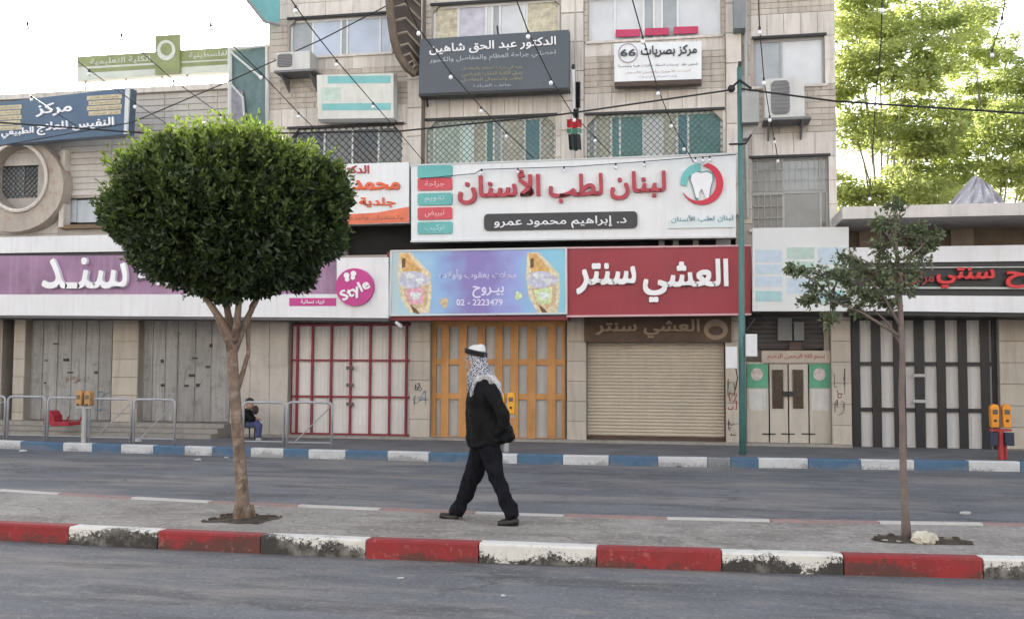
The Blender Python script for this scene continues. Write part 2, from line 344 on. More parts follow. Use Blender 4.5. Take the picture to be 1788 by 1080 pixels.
# road repairs, stains and litter
def blotch(name, cx, cy, rx, ry, z, mat, seed, label, kind='structure', cat=None):
    rnd = random.Random(seed); n = 40; ph = [rnd.uniform(0, 6.28) for _ in range(4)]
    pts = []
    for i in range(n):
        a = 2*math.pi*i/n; k = 1+.13*math.sin(2*a+ph[0])+.1*math.sin(3*a+ph[1])+.07*math.sin(5*a+ph[2])+.05*math.sin(9*a+ph[3])
        pts.append((cx+rx*k*math.cos(a), cy+ry*k*math.sin(a), z))
    return tag(MB().poly(pts, [tuple(range(n))]).build(name, mat), label, cat, None, kind)
white_p = M('litter_paper', (.42, .42, .41), .8, .1)
def litter(px, py, z, s, label, mat=white_p, group=None):
    g = G(px, py, z); rnd = random.Random(px); mb = MB()
    n = 7; ring = [(g.x+s*math.cos(2*math.pi*i/n)*rnd.uniform(.7, 1.1), g.y+s*.8*math.sin(2*math.pi*i/n)*rnd.uniform(.7, 1.1), z+.008+rnd.uniform(0, s*.35)) for i in range(n)]
    mb.poly([(g.x, g.y, z+s*.5)]+ring+[(a, b, z+.005) for a, b, c in ring], [(0, 1+i, 1+(i+1) % n) for i in range(n)]+[(1+i, 1+n+i, 1+n+(i+1) % n, 1+(i+1) % n) for i in range(n)])
    return mb.build('litter', mat, label=label, cat='litter', group=group)
litter(700, 1010, 0, .03, 'white crumpled scrap on the near road below the red kerb stone')
litter(878, 1041, 0, .022, 'small pale scrap on the near road, the lowest litter in view')
litter(345, 803, 0, .07, 'flattened white carton lying in the gutter below the bright blue kerb stone')
litter(1685, 897, 0, .07, 'white scrap on the far road right of the thin tree trunk')
litter(237, 771, .165, .13, 'white cup and paper heap on the sidewalk kerb by the last left barrier')
litter(1186, 815, 0, .05, 'dark grey clod in the far gutter near the steel pole', M('clod', (.1, .09, .08)))
litter(40, 788, 0, .09, 'pale paper heap in the far gutter at the left')
litter(395, 799, 0, .05, 'small white lid in the far gutter beside the tree trunk')
for i, (px, py, s, c) in enumerate([(1570, 946, .03, .3), (1600, 934, .05, .4), (1655, 941, .05, .18), (1545, 944, .035, .25)]):
    litter(px, py, .155, s, ['pale chip left of the thin tree trunk', 'small pale stone touching the thin tree trunk', 'reddish brown lump right of the white rock in the pit', 'small grey chip at the left rim of the soil pit'][i], M('chip%d' % i, (c, c*.85 if i == 2 else c*.95, c*.65 if i == 2 else c*.85)))
g = G(1622, 949, .155)
rb = MB().ell((g.x-.02, g.y+.08, .185), (.11, .09, .07), 26, 16, lambda d: 1+.3*mnoise.noise(d*1.9+Vector((3, 1, 2)))+.16*mnoise.noise(d*5)+.07*mnoise.noise(d*12))
rb.build('rock', M('white_rock', (.5, .47, .4), .9, .18, 7, spots=.5, bump=.8, bscale=30, dirt=(.2, .17, .13)), label='whitish rough rock lying beside the thin tree trunk', cat='rock')

# ================================================================== MAIN BUILDING
FY = 20.6
stone = M('stone_cladding', (.49, .435, .375), .85, .15, 1.2, streak=.6, bump=.4, bscale=60, rnd=.16, dirt=(.13, .105, .09))
stone2 = M('stone_pale', (.60, .555, .505), .85, .13, 1.4, streak=.62, bump=.35, bscale=60, rnd=.12, dirt=(.17, .14, .12))
joint = M('wall_joint', (.36, .32, .28), .9, .1)
darkin = M('dark_interior', (.02, .02, .02), .9, .2, bump=0)
pier_m = M('pier_stone', (.43, .385, .33), .85, .1, 1.2, streak=.5, bump=.35, bscale=60, rnd=.12, dirt=(.16, .13, .11))
al = M('white_aluminium', (.6, .61, .6), .4, .05, bump=0); al_g = M('grey_aluminium', (.33, .33, .32), .45, .08, bump=0)
black_m = M('black_metal', (.02, .02, .022), .5, .2, bump=.1)
bld = thing('apartment_building', 'beige stone-clad apartment building above the row of closed shops', 'building', (-3.4, FY+5, .145))
unit = MB().box(-.5, .5, 0, 1, -.5, .5).mesh('panel', stone)
def pmesh(name, mat, pillow=.0):
    c = .02
    mb = MB(); mb.poly([(-.5, 1, -.5), (.5, 1, -.5), (.5, 1, .5), (-.5, 1, .5), (-.5, .25, -.5), (.5, .25, -.5), (.5, .25, .5), (-.5, .25, .5),
                        (-.5+c, 0, -.5+c), (.5-c, 0, -.5+c), (.5-c, 0, .5-c), (-.5+c, 0, .5-c)],
                       [(0, 1, 5, 4), (1, 2, 6, 5), (2, 3, 7, 6), (3, 0, 4, 7), (4, 5, 9, 8), (5, 6, 10, 9), (6, 7, 11, 10), (7, 4, 8, 11), (8, 9, 10, 11)])
    return mb.mesh(name, mat)
PM = {}
def tile(parent, X0, X1, Z0, Z1, pw, ph, Y, mat, name='stone_panel', th=.02, gap=.007, stagger=0, jit=.006, holes=()):
    me = PM.get((name, mat.name)) or PM.setdefault((name, mat.name), pmesh(name, mat))
    nr = max(1, round((Z1-Z0)/ph)); hh = (Z1-Z0)/nr
    for r in range(nr):
        nc = max(1, round((X1-X0)/pw)); ww = (X1-X0)/nc; off = (ww/2 if stagger and r % 2 else 0)
        for c in range(nc+(1 if off else 0)):
            a = max(X0, X0+c*ww-off); b = min(X1, X0+(c+1)*ww-off)
            cx, cz = (a+b)/2, Z0+(r+.5)*hh
            if b-a < .03 or any(h[0] < cx < h[1] and h[2] < cz < h[3] for h in holes): continue
            o = put(name, me, parent, (cx, Y-th+random.uniform(-jit, jit), cz)); o.scale = (b-a-gap, th, hh-gap)
def wallmb(mb, X0, X1, Z0, Z1, Y0, Y1, holes):
    xs = sorted({X0, X1, *[v for h in holes for v in h[:2] if X0 < v < X1]}); zs = sorted({Z0, Z1, *[v for h in holes for v in h[2:4] if Z0 < v < Z1]})
    for k in range(len(zs)-1):
        run = None
        for i in range(len(xs)):
            solid = i < len(xs)-1 and not any(h[0] < (xs[i]+xs[i+1])/2 < h[1] and h[2] < (zs[k]+zs[k+1])/2 < h[3] for h in holes)
            if solid and run is None: run = xs[i]
            if not solid and run is not None: mb.box(run, xs[i], Y0, Y1, zs[k], zs[k+1]); run = None
WIN = dict(A=(505, 222, 703, 315), B=(745, 207, 970, 315), C=(1025, 197, 1262, 315), A2=(505, 30, 683, 97), B2=(755, 4, 977, 90), C2=(1028, -12, 1258, 68), D=(1316, 66, 1440, 150), E=(1312, 275, 1447, 400))
WR = {k: RC(*v, FY) for k, v in WIN.items()}
XL, XR = P(465, 300, FY).x, P(1461, 300, FY).x
zup = P(900, 432, FY).z
gapR = RC(600, 385, 1285, 440, FY)
mb = MB(); wallmb(mb, XL, XR, 3.1, 16, FY, FY+.3, list(WR.values())+[gapR])
mb.box(XL+.01, XR-.01, FY+.75, FY+10, .15, 15.9)
mb.box(XL, XL+.25, FY+.3, FY+10, .15, 16); mb.box(XR-.25, XR, FY+.3, FY+10, .15, 16)
for k in 'ABC':      # cut corners of the lower window openings
    a, b, c, d = WR[k]
    for s, xx in ((1, a), (-1, b)): mb.prism([(xx, d), (xx+s*.2, d), (xx, d-.22)][::s], FY+.002, FY+.29)
for k in ('A2', 'B2'):
    a, b, c, d = WR[k]
    for s, xx in ((1, a), (-1, b)): mb.prism([(xx, d), (xx+s*.14, d), (xx, d-.14)][::s], FY+.002, FY+.29)
wall_o = mb.build('wall', joint, bld)
MB().box(XL-.1, XR+.1, FY-.1, FY+10.1, 16, 16.3).build('roof', stone2, bld)
# cladding bays: thin horizontal courses and upright slabs
zc = lambda x, y: P(x, y, FY).z
W_ = WR
bays = [('A', 'A2', 470, 712), ('B', 'B2', 738, 980), ('C', 'C2', 1020, 1268)]
for lo, hi, xa, xb in bays:
    X0, X1 = P(xa, 250, FY).x, P(xb, 250, FY).x; a, b, c, d = W_[lo]; a2, b2, c2, d2 = W_[hi]
    tile(bld, X0, X1, d+.02, d+.46, .3, .44, FY, stone2)                     # upright slabs over the window
    tile(bld, X0, X1, d+.46, c2-.32, .56, .125, FY, stone, stagger=1)
    tile(bld, X0, X1, c2-.32, c2-.02, .6, .3, FY, stone2)                    # band under the upper window
    if lo != 'A': tile(bld, X0, X1, gapR[3], c, .6, .3, FY, stone2, holes=())
    tile(bld, X0, a2-.02, c2, d2+.02, .5, .14, FY, stone); tile(bld, b2+.02, X1, c2, d2+.02, .5, .14, FY, stone)
    tile(bld, X0, X1, d2+.02, d2+.7, .6, .34, FY, stone2)
    tile(bld, X0, a, gapR[3], d, .4, .44, FY, stone2); tile(bld, b, X1, gapR[3], d, .4, .44, FY, stone2)
for xa, xb in ((712, 738), (980, 1020), (1268, 1296)):
    X0, X1 = P(xa, 250, FY).x, P(xb, 250, FY).x
    tile(bld, X0, X1, gapR[3], 10.4, .5, .62, FY-.03, stone2, th=.06)
X0, X1 = P(1312, 250, FY).x, XR
a, b, c, d = W_['D']; e = W_['E']
tile(bld, X0, X1, d, d+.5, .32, .5, FY, stone2); tile(bld, X0, X1, d+.5, d+1.1, .5, .13, FY, stone, stagger=1)
tile(bld, b, X1, c, d, .3, .5, FY, stone2)
tile(bld, X0, X1, e[3]+.5, c, .5, .125, FY, stone, stagger=1); tile(bld, X0, X1, e[3], e[3]+.5, .4, .5, FY, stone2)
tile(bld, e[1], X1, e[2], e[3], .3, .5, FY, stone2)
tile(bld, P(1296, 250, FY).x, X0, 4.6, 10.4, .3, .3, FY, stone)

def panemat(name, col, rough=.12, var=.1, scale=2, spec=.6, **k): return M('pane_'+name, col, rough, var, scale, bump=0, spec=spec, **k)
def window(rect, Y, parent, cuts, mats, frame=al, name='window', fw=.045, depth=.12, rows=(0, 1), label=None, lintel=True, sill=True):
    a, b, c, d = rect; w, h = b-a, d-c; F = MB(); y = Y+depth
    F.box(a, a+fw, y-.03, y+.03, c, d); F.box(b-fw, b, y-.03, y+.03, c, d); F.box(a+fw, b-fw, y-.03, y+.03, d-fw, d); F.box(a+fw, b-fw, y-.03, y+.03, c, c+fw)
    for q in cuts[1:-1]:
        F.box(a+w*q-fw/2, a+w*q+fw/2, y-.027, y+.027, c+fw, d-fw)
    for r in rows[1:-1]: F.box(a+fw, b-fw, y-.024, y+.024, c+h*r-fw/2, c+h*r+fw/2)
    o = F.build(name, frame, parent)
    if label: o['label'] = label
    k = 0
    for r in range(len(rows)-1):
        for i in range(len(cuts)-1):
            m_ = mats[k % len(mats)]; k += 1
            x0, x1 = a+w*cuts[i], a+w*cuts[i+1]; z0, z1 = c+h*rows[r], c+h*rows[r+1]
            p = random.uniform(-.008, .008)
            MB().quad([(x0+.01, y-.004+p, z1-.01), (x1-.01, y-.004-p, z1-.01), (x1-.01, y-.004-p, z0+.01), (x0+.01, y-.004+p, z0+.01)], (0, .008, 0)).build('pane', m_, o)
    if lintel: MB().box(a-.04, b+.04, Y-.05, Y+.02, d, d+.05).build('lintel', black_m, o)
    if sill: MB().box(a-.05, b+.05, Y-.07, Y+.08, c-.05, c).build('sill', stone2, o)
    return o
pb = panemat('pale_blue', (.42, .47, .56), .2); pd = panemat('dark', (.07, .08, .085), .08); pw = panemat('white_curtain', (.5, .51, .52), .3)
prefl = panemat('ochre_reflection', (.45, .4, .28), .3, .45, 7, spots=.5, dirt=(.28, .2, .1)); ppur = panemat('lilac', (.42, .4, .46), .3, .2, 5)  # yellow-green foliage reflection painted into the ochre pane colour
pgreen = panemat('mint_curtain', (.38, .45, .40), .35, .25, 9, streak=.4); pteal = panemat('teal', (.045, .16, .17), .25, .2, 5, streak=.3); pmint = panemat('bright_mint', (.5, .62, .6), .3)
pblue = panemat('deep_teal', (.03, .13, .18), .2, .2, 5); pbeige = panemat('beige_curtain', (.4, .37, .31), .35, .3, 9, streak=.3)
pgrey = panemat('grey', (.27, .29, .3), .25, .12, 3); pgrey2 = panemat('grey_dark', (.15, .165, .165), .2, .15, 3, streak=.3)
window(W_['A2'], FY, bld, (0, .22, .5, .56, .88, 1), (pgrey, pb, pgrey, pb, pb))
window(W_['B2'], FY, bld, (0, .2, .42, .47, .53, .72, .74, 1), (prefl, ppur, pw, pgrey, pw, prefl, prefl))
window(W_['C2'], FY, bld, (0, .2, .42, .5, .56, .68, 1), (pw, pw, pgrey, pw, pgrey, pw))
wA = window(W_['A'], FY, bld, (0, .3, .55, .78, 1), (pd, pgrey2, pd, pgrey2))
wB = window(W_['B'], FY, bld, (0, .05, .26, .36, .46, .52, .58, .76, .88, 1), (pgreen, pgreen, pmint, pbeige, pteal, pgrey, pbeige, pblue, pbeige, pblue)[:9])
wC = window(W_['C'], FY, bld, (0, .06, .18, .245, .42, .56, .67, .75, 1), (pgrey, pbeige, pteal, pteal, pw, pbeige, pblue, pteal))
window(W_['D'], FY, bld, (0, .4, 1), (pgrey, pw), frame=al_g)
wE = window(W_['E'], FY, bld, (0, .42, .9, 1), (pd, pgrey2, pgrey2, pgrey2, pgrey, pgrey), frame=al_g, rows=(0, .52, 1))
def diag_grille(rect, Y, parent, step, mat, th=.007, diag=True):
    a, b, c, d = rect; mb = MB(); w, h = b-a, d-c
    if diag:
        n = int((w+h)/step)
        for i in range(-int(h/step), int(w/step)+1):
            for s in (1, -1):
                x0 = a+i*step if s > 0 else b-i*step
                pts = []
                t0 = 0; t1_ = h
                xa, xb = x0, x0+s*h
                lo, hi = 0., 1.
                for lim, sg in ((a, 1), (b, -1)):
                    pass
                # clip the slanting bar to the opening
                f0 = 0.; f1 = 1.; dx = xb-xa
                for f_lim in (a, b):
                    f = (f_lim-xa)/dx
                    if (xa < a and f_lim == a) or (xa > b and f_lim == b): f0 = max(f0, f)
                    elif (xb > b and f_lim == b) or (xb < a and f_lim == a): f1 = min(f1, f)
                if f1-f0 > .02:
                    mb.tube([(xa+dx*f0, Y, c+h*f0), (xa+dx*f1, Y, c+h*f1)], th, 4)
    else:
        k = int(w/step)
        for i in range(1, k): mb.tube([(a+i*w/k, Y, c), (a+i*w/k, Y, d)], th, 5)
        for f in (.02, .33, .66, .98): mb.tube([(a, Y-.012, c+h*f), (b, Y-.012, c+h*f)], th, 5)
    return mb.build('grille', mat, parent)
gm = M('green_grille', (.10, .17, .13), .5, .1, bump=0)
diag_grille(W_['B'], FY+.03, wB, .13, gm); diag_grille(W_['C'], FY+.03, wC, .13, gm); diag_grille(W_['A'], FY+.03, wA, .16, black_m)
ea, eb, ec, ed = W_['E']; diag_grille((ea, ea+(eb-ea)*.42, ec, ec+(ed-ec)*.5), FY+.03, wE, .11, al_g, .008, False); diag_grille((ea, eb, ec+(ed-ec)*.54, ed), FY+.03, wE, .12, al_g, .006, False)
# rusty downpipe and grey duct at the step between the two wings
MB().box(P(1280, 100, FY).x, P(1300, 100, FY).x, FY-.45, FY-.03, zc(1290, 62), 10.6).build('duct', M('duct_grey', (.2, .21, .22), .6, .15, streak=.4), bld)
MB().tube([(P(1304, 300, FY).x, FY-.1, 4.7), (P(1304, 300, FY).x, FY-.1, 10.5)], .035, 8).build('downpipe', al_g, bld)
MB().tube([(P(741, 300, FY).x, FY-.1, 5.8), (P(741, 300, FY).x, FY-.1, 10.5)], .03, 8).build('downpipe', M('brown_pipe', (.12, .09, .075)), bld)
MB().tube([(P(1005, 200, FY).x, FY-.08, 5.8), (P(1005, 200, FY).x, FY-.08, 10.5)], .02, 8).build('downpipe', al_g, bld)
MB().box(gapR[0], gapR[1], FY+.33, FY+.36, gapR[2], gapR[3]).build('dark_glazing', darkin, bld)
for xx in (1150, 1175, 1210, 1250):
    MB().rbox(xx, 413, xx+(10 if xx != 1250 else 26), 433, FY+.1, .05).build('glazing_bar', al_g, bld)

# ------------------------------------------------------------------ ground floor of the main building (and the left shop row)
def zpix(x, y, Y=FY): return P(x, y, Y).z
gf = thing('shop_row', 'ground floor row of beige stone piers with closed shop doors', 'shop row', (-5, FY, .145))
mb = MB()
def blk(xa, xb, ya, yb_, Yf=FY, Yb=FY+.4): mb.rbox(xa, ya, xb, yb_, Yf, Yb-Yf)
def seg(x0m, x1m, z0, z1, y0=FY, y1=FY+.45): mb.box(x0m, x1m, y0, y1, z0, z1)
piers = [(22, 42), (195, 240), (402, 503), (716, 751), (990, 1024), (1267, 1303), (1452, 1487), (1746, 1900)]
PX = [(P(a, 700, FY).x, P(b, 700, FY).x) for a, b in piers]
CEIL = 3.05
for i, (a, b) in enumerate(PX):
    seg(a, b, .14, CEIL)
    tile(gf, a, b, .16 if i > 2 else .2, CEIL, .45 if b-a > .6 else .9, .42, FY-.0, pier_m, name='stone_block', th=.03, jit=.004, stagger=0)
# slab over the shops, solid wall behind the doors
seg(-30, 16, CEIL+.002, 3.25, FY-.0, FY+3); seg(-30, 16, .14, CEIL, FY+.95, FY+1.2)
seg(-30, P(0, 700, FY).x-.0, .14, CEIL, FY+.02, FY+.5); 
mb.build('wall', M('lower_wall', (.3, .27, .235), .9, .12, streak=.4), gf)
# steps before the left shops
stepm = M('step_stone', (.27, .25, .225), .85, .15, 3, streak=.2, spots=.4, bump=.4)
for i in range(3):
    MB().box(-30, P(404, 750, FY).x, FY-.95+.3*i, FY+.7, .145+.095*i, .145+.095*(i+1)-.003).build('step', stepm, gf)
MB().box(P(404, 750, FY).x+.02, P(1487, 750, FY).x, FY-.12, FY+.8, .145, .2).build('threshold', stepm, gf)
def X(px, py=660, Y=FY+.2): return P(px, py, Y).x
DY = FY+.2
# grey folding steel doors
steel = M('grey_steel', (.30, .295, .285), .6, .14, 1.4, streak=.5, spots=.45, bump=.3, bscale=30, rnd=.14, dirt=(.07, .065, .06))
steel_dark = M('steel_frame', (.12, .12, .12), .6, .2, streak=.4)
def folding(px_edges, ztop, zbot, label):
    o = MB().box(X(px_edges[0])-.04, X(px_edges[-1])+.04, DY-.02, DY+.05, ztop, ztop+.09).build('folding_door', steel_dark, gf); o['label'] = label
    for a, b in zip(px_edges[:-1], px_edges[1:]):
        x0, x1 = X(a)+.012, X(b)-.012; n = 6; m2 = MB()
        for (z0, z1) in ((zbot, zbot+.92), (zbot+.925, zbot+1.5), (zbot+1.505, ztop)):
            pts = []; 
            for k in range(n+1): pts.append((x0+(x1-x0)*k/n, DY-(.012 if k % 2 else 0)))
            vv = [(x, y, z) for z in (z0, z1) for x, y in pts]
            m2.poly(vv+[(x0, DY+.04, z0), (x1, DY+.04, z0), (x1, DY+.04, z1), (x0, DY+.04, z1)], [(k, k+1, n+2+k, n+1+k) for k in range(n)])
            m2.box(x0, x1, DY+.002, DY+.03, z0, z1)
        m2.box(x0-.006, x0+.02, DY-.03, DY, zbot, ztop)
        m2.build('door_panel', steel, o)
    return o
f1 = folding([42, 72, 98, 122, 147, 170, 195], 2.72, .44, 'dented grey steel folding door nearest the left edge')
f2 = folding([240, 264, 286, 308, 338, 366, 402], 2.72, .44, 'grey steel folding door beside the pale pier behind the tree')
for fo, pts in ((f1, [(80, 629), (78, 668), (115, 628), (122, 650), (97, 600), (168, 650)]), (f2, [(283, 630), (284, 672), (340, 625), (335, 655), (345, 672), (368, 603), (325, 673), (363, 640)])):
    m2 = MB()
    for (a, b) in pts:
        p = P(a, b, DY-.03); w = random.uniform(.015, .07); hh_ = random.uniform(.012, .04); m2.box(p.x-w, p.x+w, DY-.035, DY-.008, p.z-hh_, p.z+hh_)
    m2.build('latch_plate', M('scorched_steel', (.03, .03, .03), .7, .3), fo)
cols = [(.25, .07, .03), (.06, .13, .22), (.1, .16, .1), (.2, .12, .2)]
for j, (xa, ya, xb, yb_) in enumerate([(118, 655, 135, 665), (148, 640, 172, 650), (175, 700, 190, 720), (155, 672, 165, 690)]):
    pass
# pale corrugated doors behind red bars
cor_w = M('white_corrugated', (.62, .595, .575), .6, .08, 1.2, streak=.3, bump=.2, bscale=40, rnd=.08, dirt=(.3, .27, .25)); redb = M('red_bar_paint', (.2, .02, .035), .5, .2, 3, bump=.1)
def corrug(m2, x0, x1, z0, z1, y, p=.075, d=.008):
    n = max(2, int((x1-x0)/p)*2)
    for k in range(n):
        a, b = x0+(x1-x0)*k/n, x0+(x1-x0)*(k+1)/n; yy0, yy1 = (y-d, y-d) if k % 2 else (y, y)
        m2.poly([(a, yy0, z0), (b, yy1, z0), (b, yy1, z1), (a, yy0, z1)], [(0, 1, 2, 3)])
        m2.poly([(b, y-d, z0), (b, y, z0), (b, y, z1), (b, y-d, z1)], [(0, 1, 2, 3)])
    m2.box(x0, x1, y+.002, y+.02, z0, z1)
def barred(pxv, pyh, vmat, pmat, label, vw=.045, hw=.042, panels=None, edge=None):
    Z = [zpix(700, y, DY) for y in pyh]; zt, zb = Z[0], Z[-1]
    xs_ = [X(p) for p in pxv]; fr = MB()
    e0, e1 = X(edge[0]), X(edge[1])
    o = MB().box(e0, e1, DY-.05, DY-.01, zt-hw/2, zt+hw/2).build('shop_gate', vmat, gf); o['label'] = label
    for z in Z[1:]: MB().box(e0, e1, DY-.045, DY-.015, z-hw/2, z+hw/2).build('bar', vmat, o)
    for i, x_ in enumerate(xs_):
        w = vw if not isinstance(vw, list) else vw[i]
        MB().box(x_-w/2, x_+w/2, DY-.062, DY-.01, zb, zt).build('bar', vmat, o)
    lim = [e0]+xs_+[e1] if panels is None else None
    pr = list(zip(lim[:-1], lim[1:])) if panels is None else [(X(a), X(b)) for a, b in panels]
    for a, b in pr:
        if b-a < .05: continue
        m2 = MB(); corrug(m2, a+.003, b-.003, zb, zt, DY+.02); m2.build('door_panel', pmat, o)
    return o, Z
g3, _ = barred([509, 520, 546, 579, 613, 647, 681, 710], [567, 629, 693, 759], redb, cor_w, 'white corrugated shop gate with dark red bars', edge=(506, 716))
m2 = MB()
for yy in (642, 672, 705): p = P(612, yy, DY-.07); m2.box(p.x-.09, p.x+.07, DY-.1, DY-.062, p.z-.035, p.z+.035)
m2.build('latch', M('latch_rust', (.12, .08, .06), .7, .2), g3)
MB().box(X(506), X(716), DY-.05, DY+.0, .2, zpix(610, 763, DY)).build('kick_plate', M('kick', (.33, .28, .27), .7, .2, streak=.4), g3)
orange = M('orange_bar_paint', (.44, .215, .07), .55, .2, 2, streak=.35, bump=.15, dirt=(.13, .05, .02)); panel_g = M('grey_corrugated', (.42, .405, .39), .6, .08, 1.5, streak=.3, rnd=.08)
g4, _ = barred([757, 778, 809, 841, 872, 899, 929, 964, 984], [566, 631, 690, 764], orange, panel_g, 'corrugated shop gate with wide orange bars', vw=[.14, .17, .17, .16, .16, .17, .18, .17, .07], hw=.12, panels=[(751, 989)], edge=(751, 989))
blk_bar = M('black_bar_paint', (.014, .014, .016), .45, .2); panel_w = M('white_ribbed', (.5, .49, .485), .6, .07, 1.5, streak=.3, rnd=.08, dirt=(.2, .2, .2))
g7, _ = barred([1494, 1530, 1570, 1605, 1643, 1680.5, 1719.5, 1739], [560, 632, 705, 778], blk_bar, panel_w, 'white ribbed shop gate with wide black bars', vw=[.16, .17, .22, .18, .16, .16, .16, .15], hw=.075, panels=[(1500, 1735)], edge=(1488, 1747))
m2 = MB(); 
for yy in (655, 700): p = P(1606, yy, DY-.08); m2.box(p.x-.13, p.x+.13, DY-.1, DY-.064, p.z-.03, p.z+.03)
m2.build('latch', al_g, g7)
# roller shutter
rs = M('cream_shutter', (.44, .385, .31), .5, .08, 1.2, streak=.25, bump=.12, bscale=30, dirt=(.22, .17, .12))
Z0, Z1 = zpix(1140, 761, DY), zpix(1140, 597, DY); x0, x1 = X(1026), X(1264)
brown = M('brown_metal', (.06, .035, .025), .5, .25, streak=.3)
sh = MB().box(x0-.05, x0, DY-.06, DY+.04, .2, Z1).box(x1, x1+.05, DY-.06, DY+.04, .2, Z1).build('roller_shutter', brown, gf); sh['label'] = 'cream rolling shutter with brown guide rails'
n = 28; h = (Z1-Z0)/n
sm = MB(); k = 6
prof = [(-.5*0+DY-.018*math.sin(math.pi*i/k), i/k*h*.94) for i in range(k+1)]
sm.poly([(x0, y-DY, z) for y, z in prof]+[(x1, y-DY, z) for y, z in prof]+[(x0, .012, 0), (x1, .012, 0), (x1, .012, h), (x0, .012, h)], [(i, k+1+i, k+2+i, i+1) for i in range(k)]+[(2*k+2, 2*k+3, 2*k+4, 2*k+5)])
slm = sm.mesh('slat', rs)
for i in range(n): put('slat', slm, sh, (0, DY, Z0+i*h))
MB().box(x0, x1, DY-.04, DY+.03, Z0-.13, Z0-.005).build('bottom_rail', brown, sh)
# brown sign box over the shutter
sb = thing('shop_sign', 'dark brown sign box with stone coloured Arabic letters above the cream shutter', 'sign', (P(1146, 575, FY-.15).x, FY-.15, zpix(1146, 597, FY-.15)))
MB().rbox(1020, 553, 1277, 597, FY-.12, .3).build('sign_box', M('brown_box', (.075, .045, .03), .6, .3, 2), sb)
tan = M('tan_letters', (.24, .18, .13), .6, .12)
text('العشي سنتر', PQ(1040, 557, 1222, 590, FY-.12), tan, sb, .05, .03)
def disc(mb, cx, cy, r, Y, d, n=32, ry=None, proud=0):
    pts = [P(cx+r*math.cos(2*math.pi*i/n), cy+(ry or r)*math.sin(2*math.pi*i/n), Y) for i in range(n)]
    return mb.prism([(p.x, p.z) for p in pts][::-1], Y-proud, Y+d)
disc(MB(), 1250, 575, 21, FY-.14, .02, ry=18).build('emblem', tan, sb)
m2 = MB(); disc(m2, 1250, 577, 13, FY-.15, .01, ry=8); m2.build('emblem_mark', brown, sb)
# cream double door
cream = M('cream_door_paint', (.47, .43, .375), .6, .09, 1.6, streak=.4, spots=.2, bump=.2, bscale=30, rnd=.06, dirt=(.22, .18, .15)); green_p = M('green_poster', (.09, .3, .19), .6, .15, 4); pinkish = M('pink_print', (.48, .42, .4), .6, .3, 12)
zt, zb = zpix(1380, 635, DY), zpix(1380, 776, DY)
d6 = MB().box(X(1303), X(1452), DY-.03, DY+.04, zt, zt+.035).build('entrance_door', cream, gf); d6['label'] = 'cream double door with dark ornate panes and green posters'
for i, (a, b) in enumerate([(1303, 1342), (1343, 1375.5), (1376.5, 1411), (1412, 1452)]):
    MB().box(X(a)+.008, X(b)-.008, DY-.02-(.015 if i in (1, 2) else 0), DY+.03, zb, zt-.004).build('door_leaf', cream, d6)
for a, b in ((1349, 1367), (1385, 1402)):
    r = RC(a, 645, b, 713, DY-.05)
    m2 = MB(); m2.box(r[0], r[1], DY-.042, DY-.034, r[2], r[3]); m2.build('dark_pane', M('dark_brown_pane', (.03, .02, .014), .25, .2), d6)
    m2 = MB(); cx_ = (r[0]+r[1])/2
    for k in range(4):
        zz = r[2]+(r[3]-r[2])*(k+.5)/4
        m2.tube([(cx_+.055*math.cos(t), DY-.048, zz+.07*math.sin(t)) for t in [i*math.pi/6 for i in range(13)]], .007, 4)
    m2.box(r[0]-.012, r[0]+.004, DY-.052, DY-.042, r[2], r[3]); m2.box(r[1]-.004, r[1]+.012, DY-.052, DY-.042, r[2], r[3])
    m2.build('pane_scrollwork', M('scroll_tan', (.13, .085, .05), .5, .2), d6)
m2 = MB(); p = P(1376, 687, DY-.06); m2.box(p.x-.1, p.x+.1, DY-.1, DY-.052, p.z-.05, p.z+.05); m2.build('lock_box', black_m, d6)
for a, b in ((1304, 1341), (1413, 1451)):
    r = RC(a, 634, b, 677, DY-.03)
    MB().box(r[0], r[1], DY-.027 if a < 1350 else DY-.027, DY-.023, r[2], r[3]).build('poster', green_p, d6)
    r = RC(a+7, 642, b-9, 664, DY-.03)
    m2 = MB(); m2.prism([(r[0]+(r[1]-r[0])*(.5+.5*math.cos(t)), r[2]+(r[3]-r[2])*(.5+.5*math.sin(t))) for t in [i*math.pi/7 for i in range(14)]], DY-.031, DY-.0275); m2.build('poster_print', pinkish, d6)
    r = RC(a+4, 679, b-4, 716, DY-.03); MB().box(r[0], r[1], DY-.026, DY-.0215, r[2], r[3]).build('notice', M('notice_white', (.52, .52, .5), .7, .08, 8, streak=.3), d6)
m2 = MB()
for a in (1342.5, 1376, 1411.5): p = P(a, 757, DY-.04); m2.box(p.x-.13, p.x+.13, DY-.05, DY-.036, p.z-.012, p.z+.012)
m2.build('hinge', black_m, d6)
# header board over the door
r = RC(1330, 612, 1450, 633, DY-.06)
hb = MB().box(r[0], r[1], DY-.09, DY+.02, r[2], r[3]).build('header_board', M('header_pale', (.42, .36, .31), .6, .1), d6)
text('بسم الله الرحمن الرحيم', PQ(1340, 617, 1440, 628, DY-.09), M('header_red', (.3, .07, .06)), d6, .004, .01)
# dark upper part above the door with a lamp box
MB().rbox(1303, 548, 1452, 608, DY+.25, .05).build('dark_glazing', M('dark_louvre', (.05, .048, .05), .5, .4, 6), gf)
for i in range(7): MB().rbox(1306, 553+i*8, 1450, 555.5+i*8, DY+.22, .06).build('louvre_slat', M('louvre', (.09, .085, .085), .5, .3), gf)
m2 = MB().rbox(1358, 555, 1383, 594, DY+.05, .15).rbox(1386, 562, 1404, 594, DY+.05, .15).build('meter_box', M('meter_grey', (.17, .18, .18), .5, .2), gf)
MB().rbox(1378, 597, 1400, 611, DY, .12).build('meter_box', brown, gf)
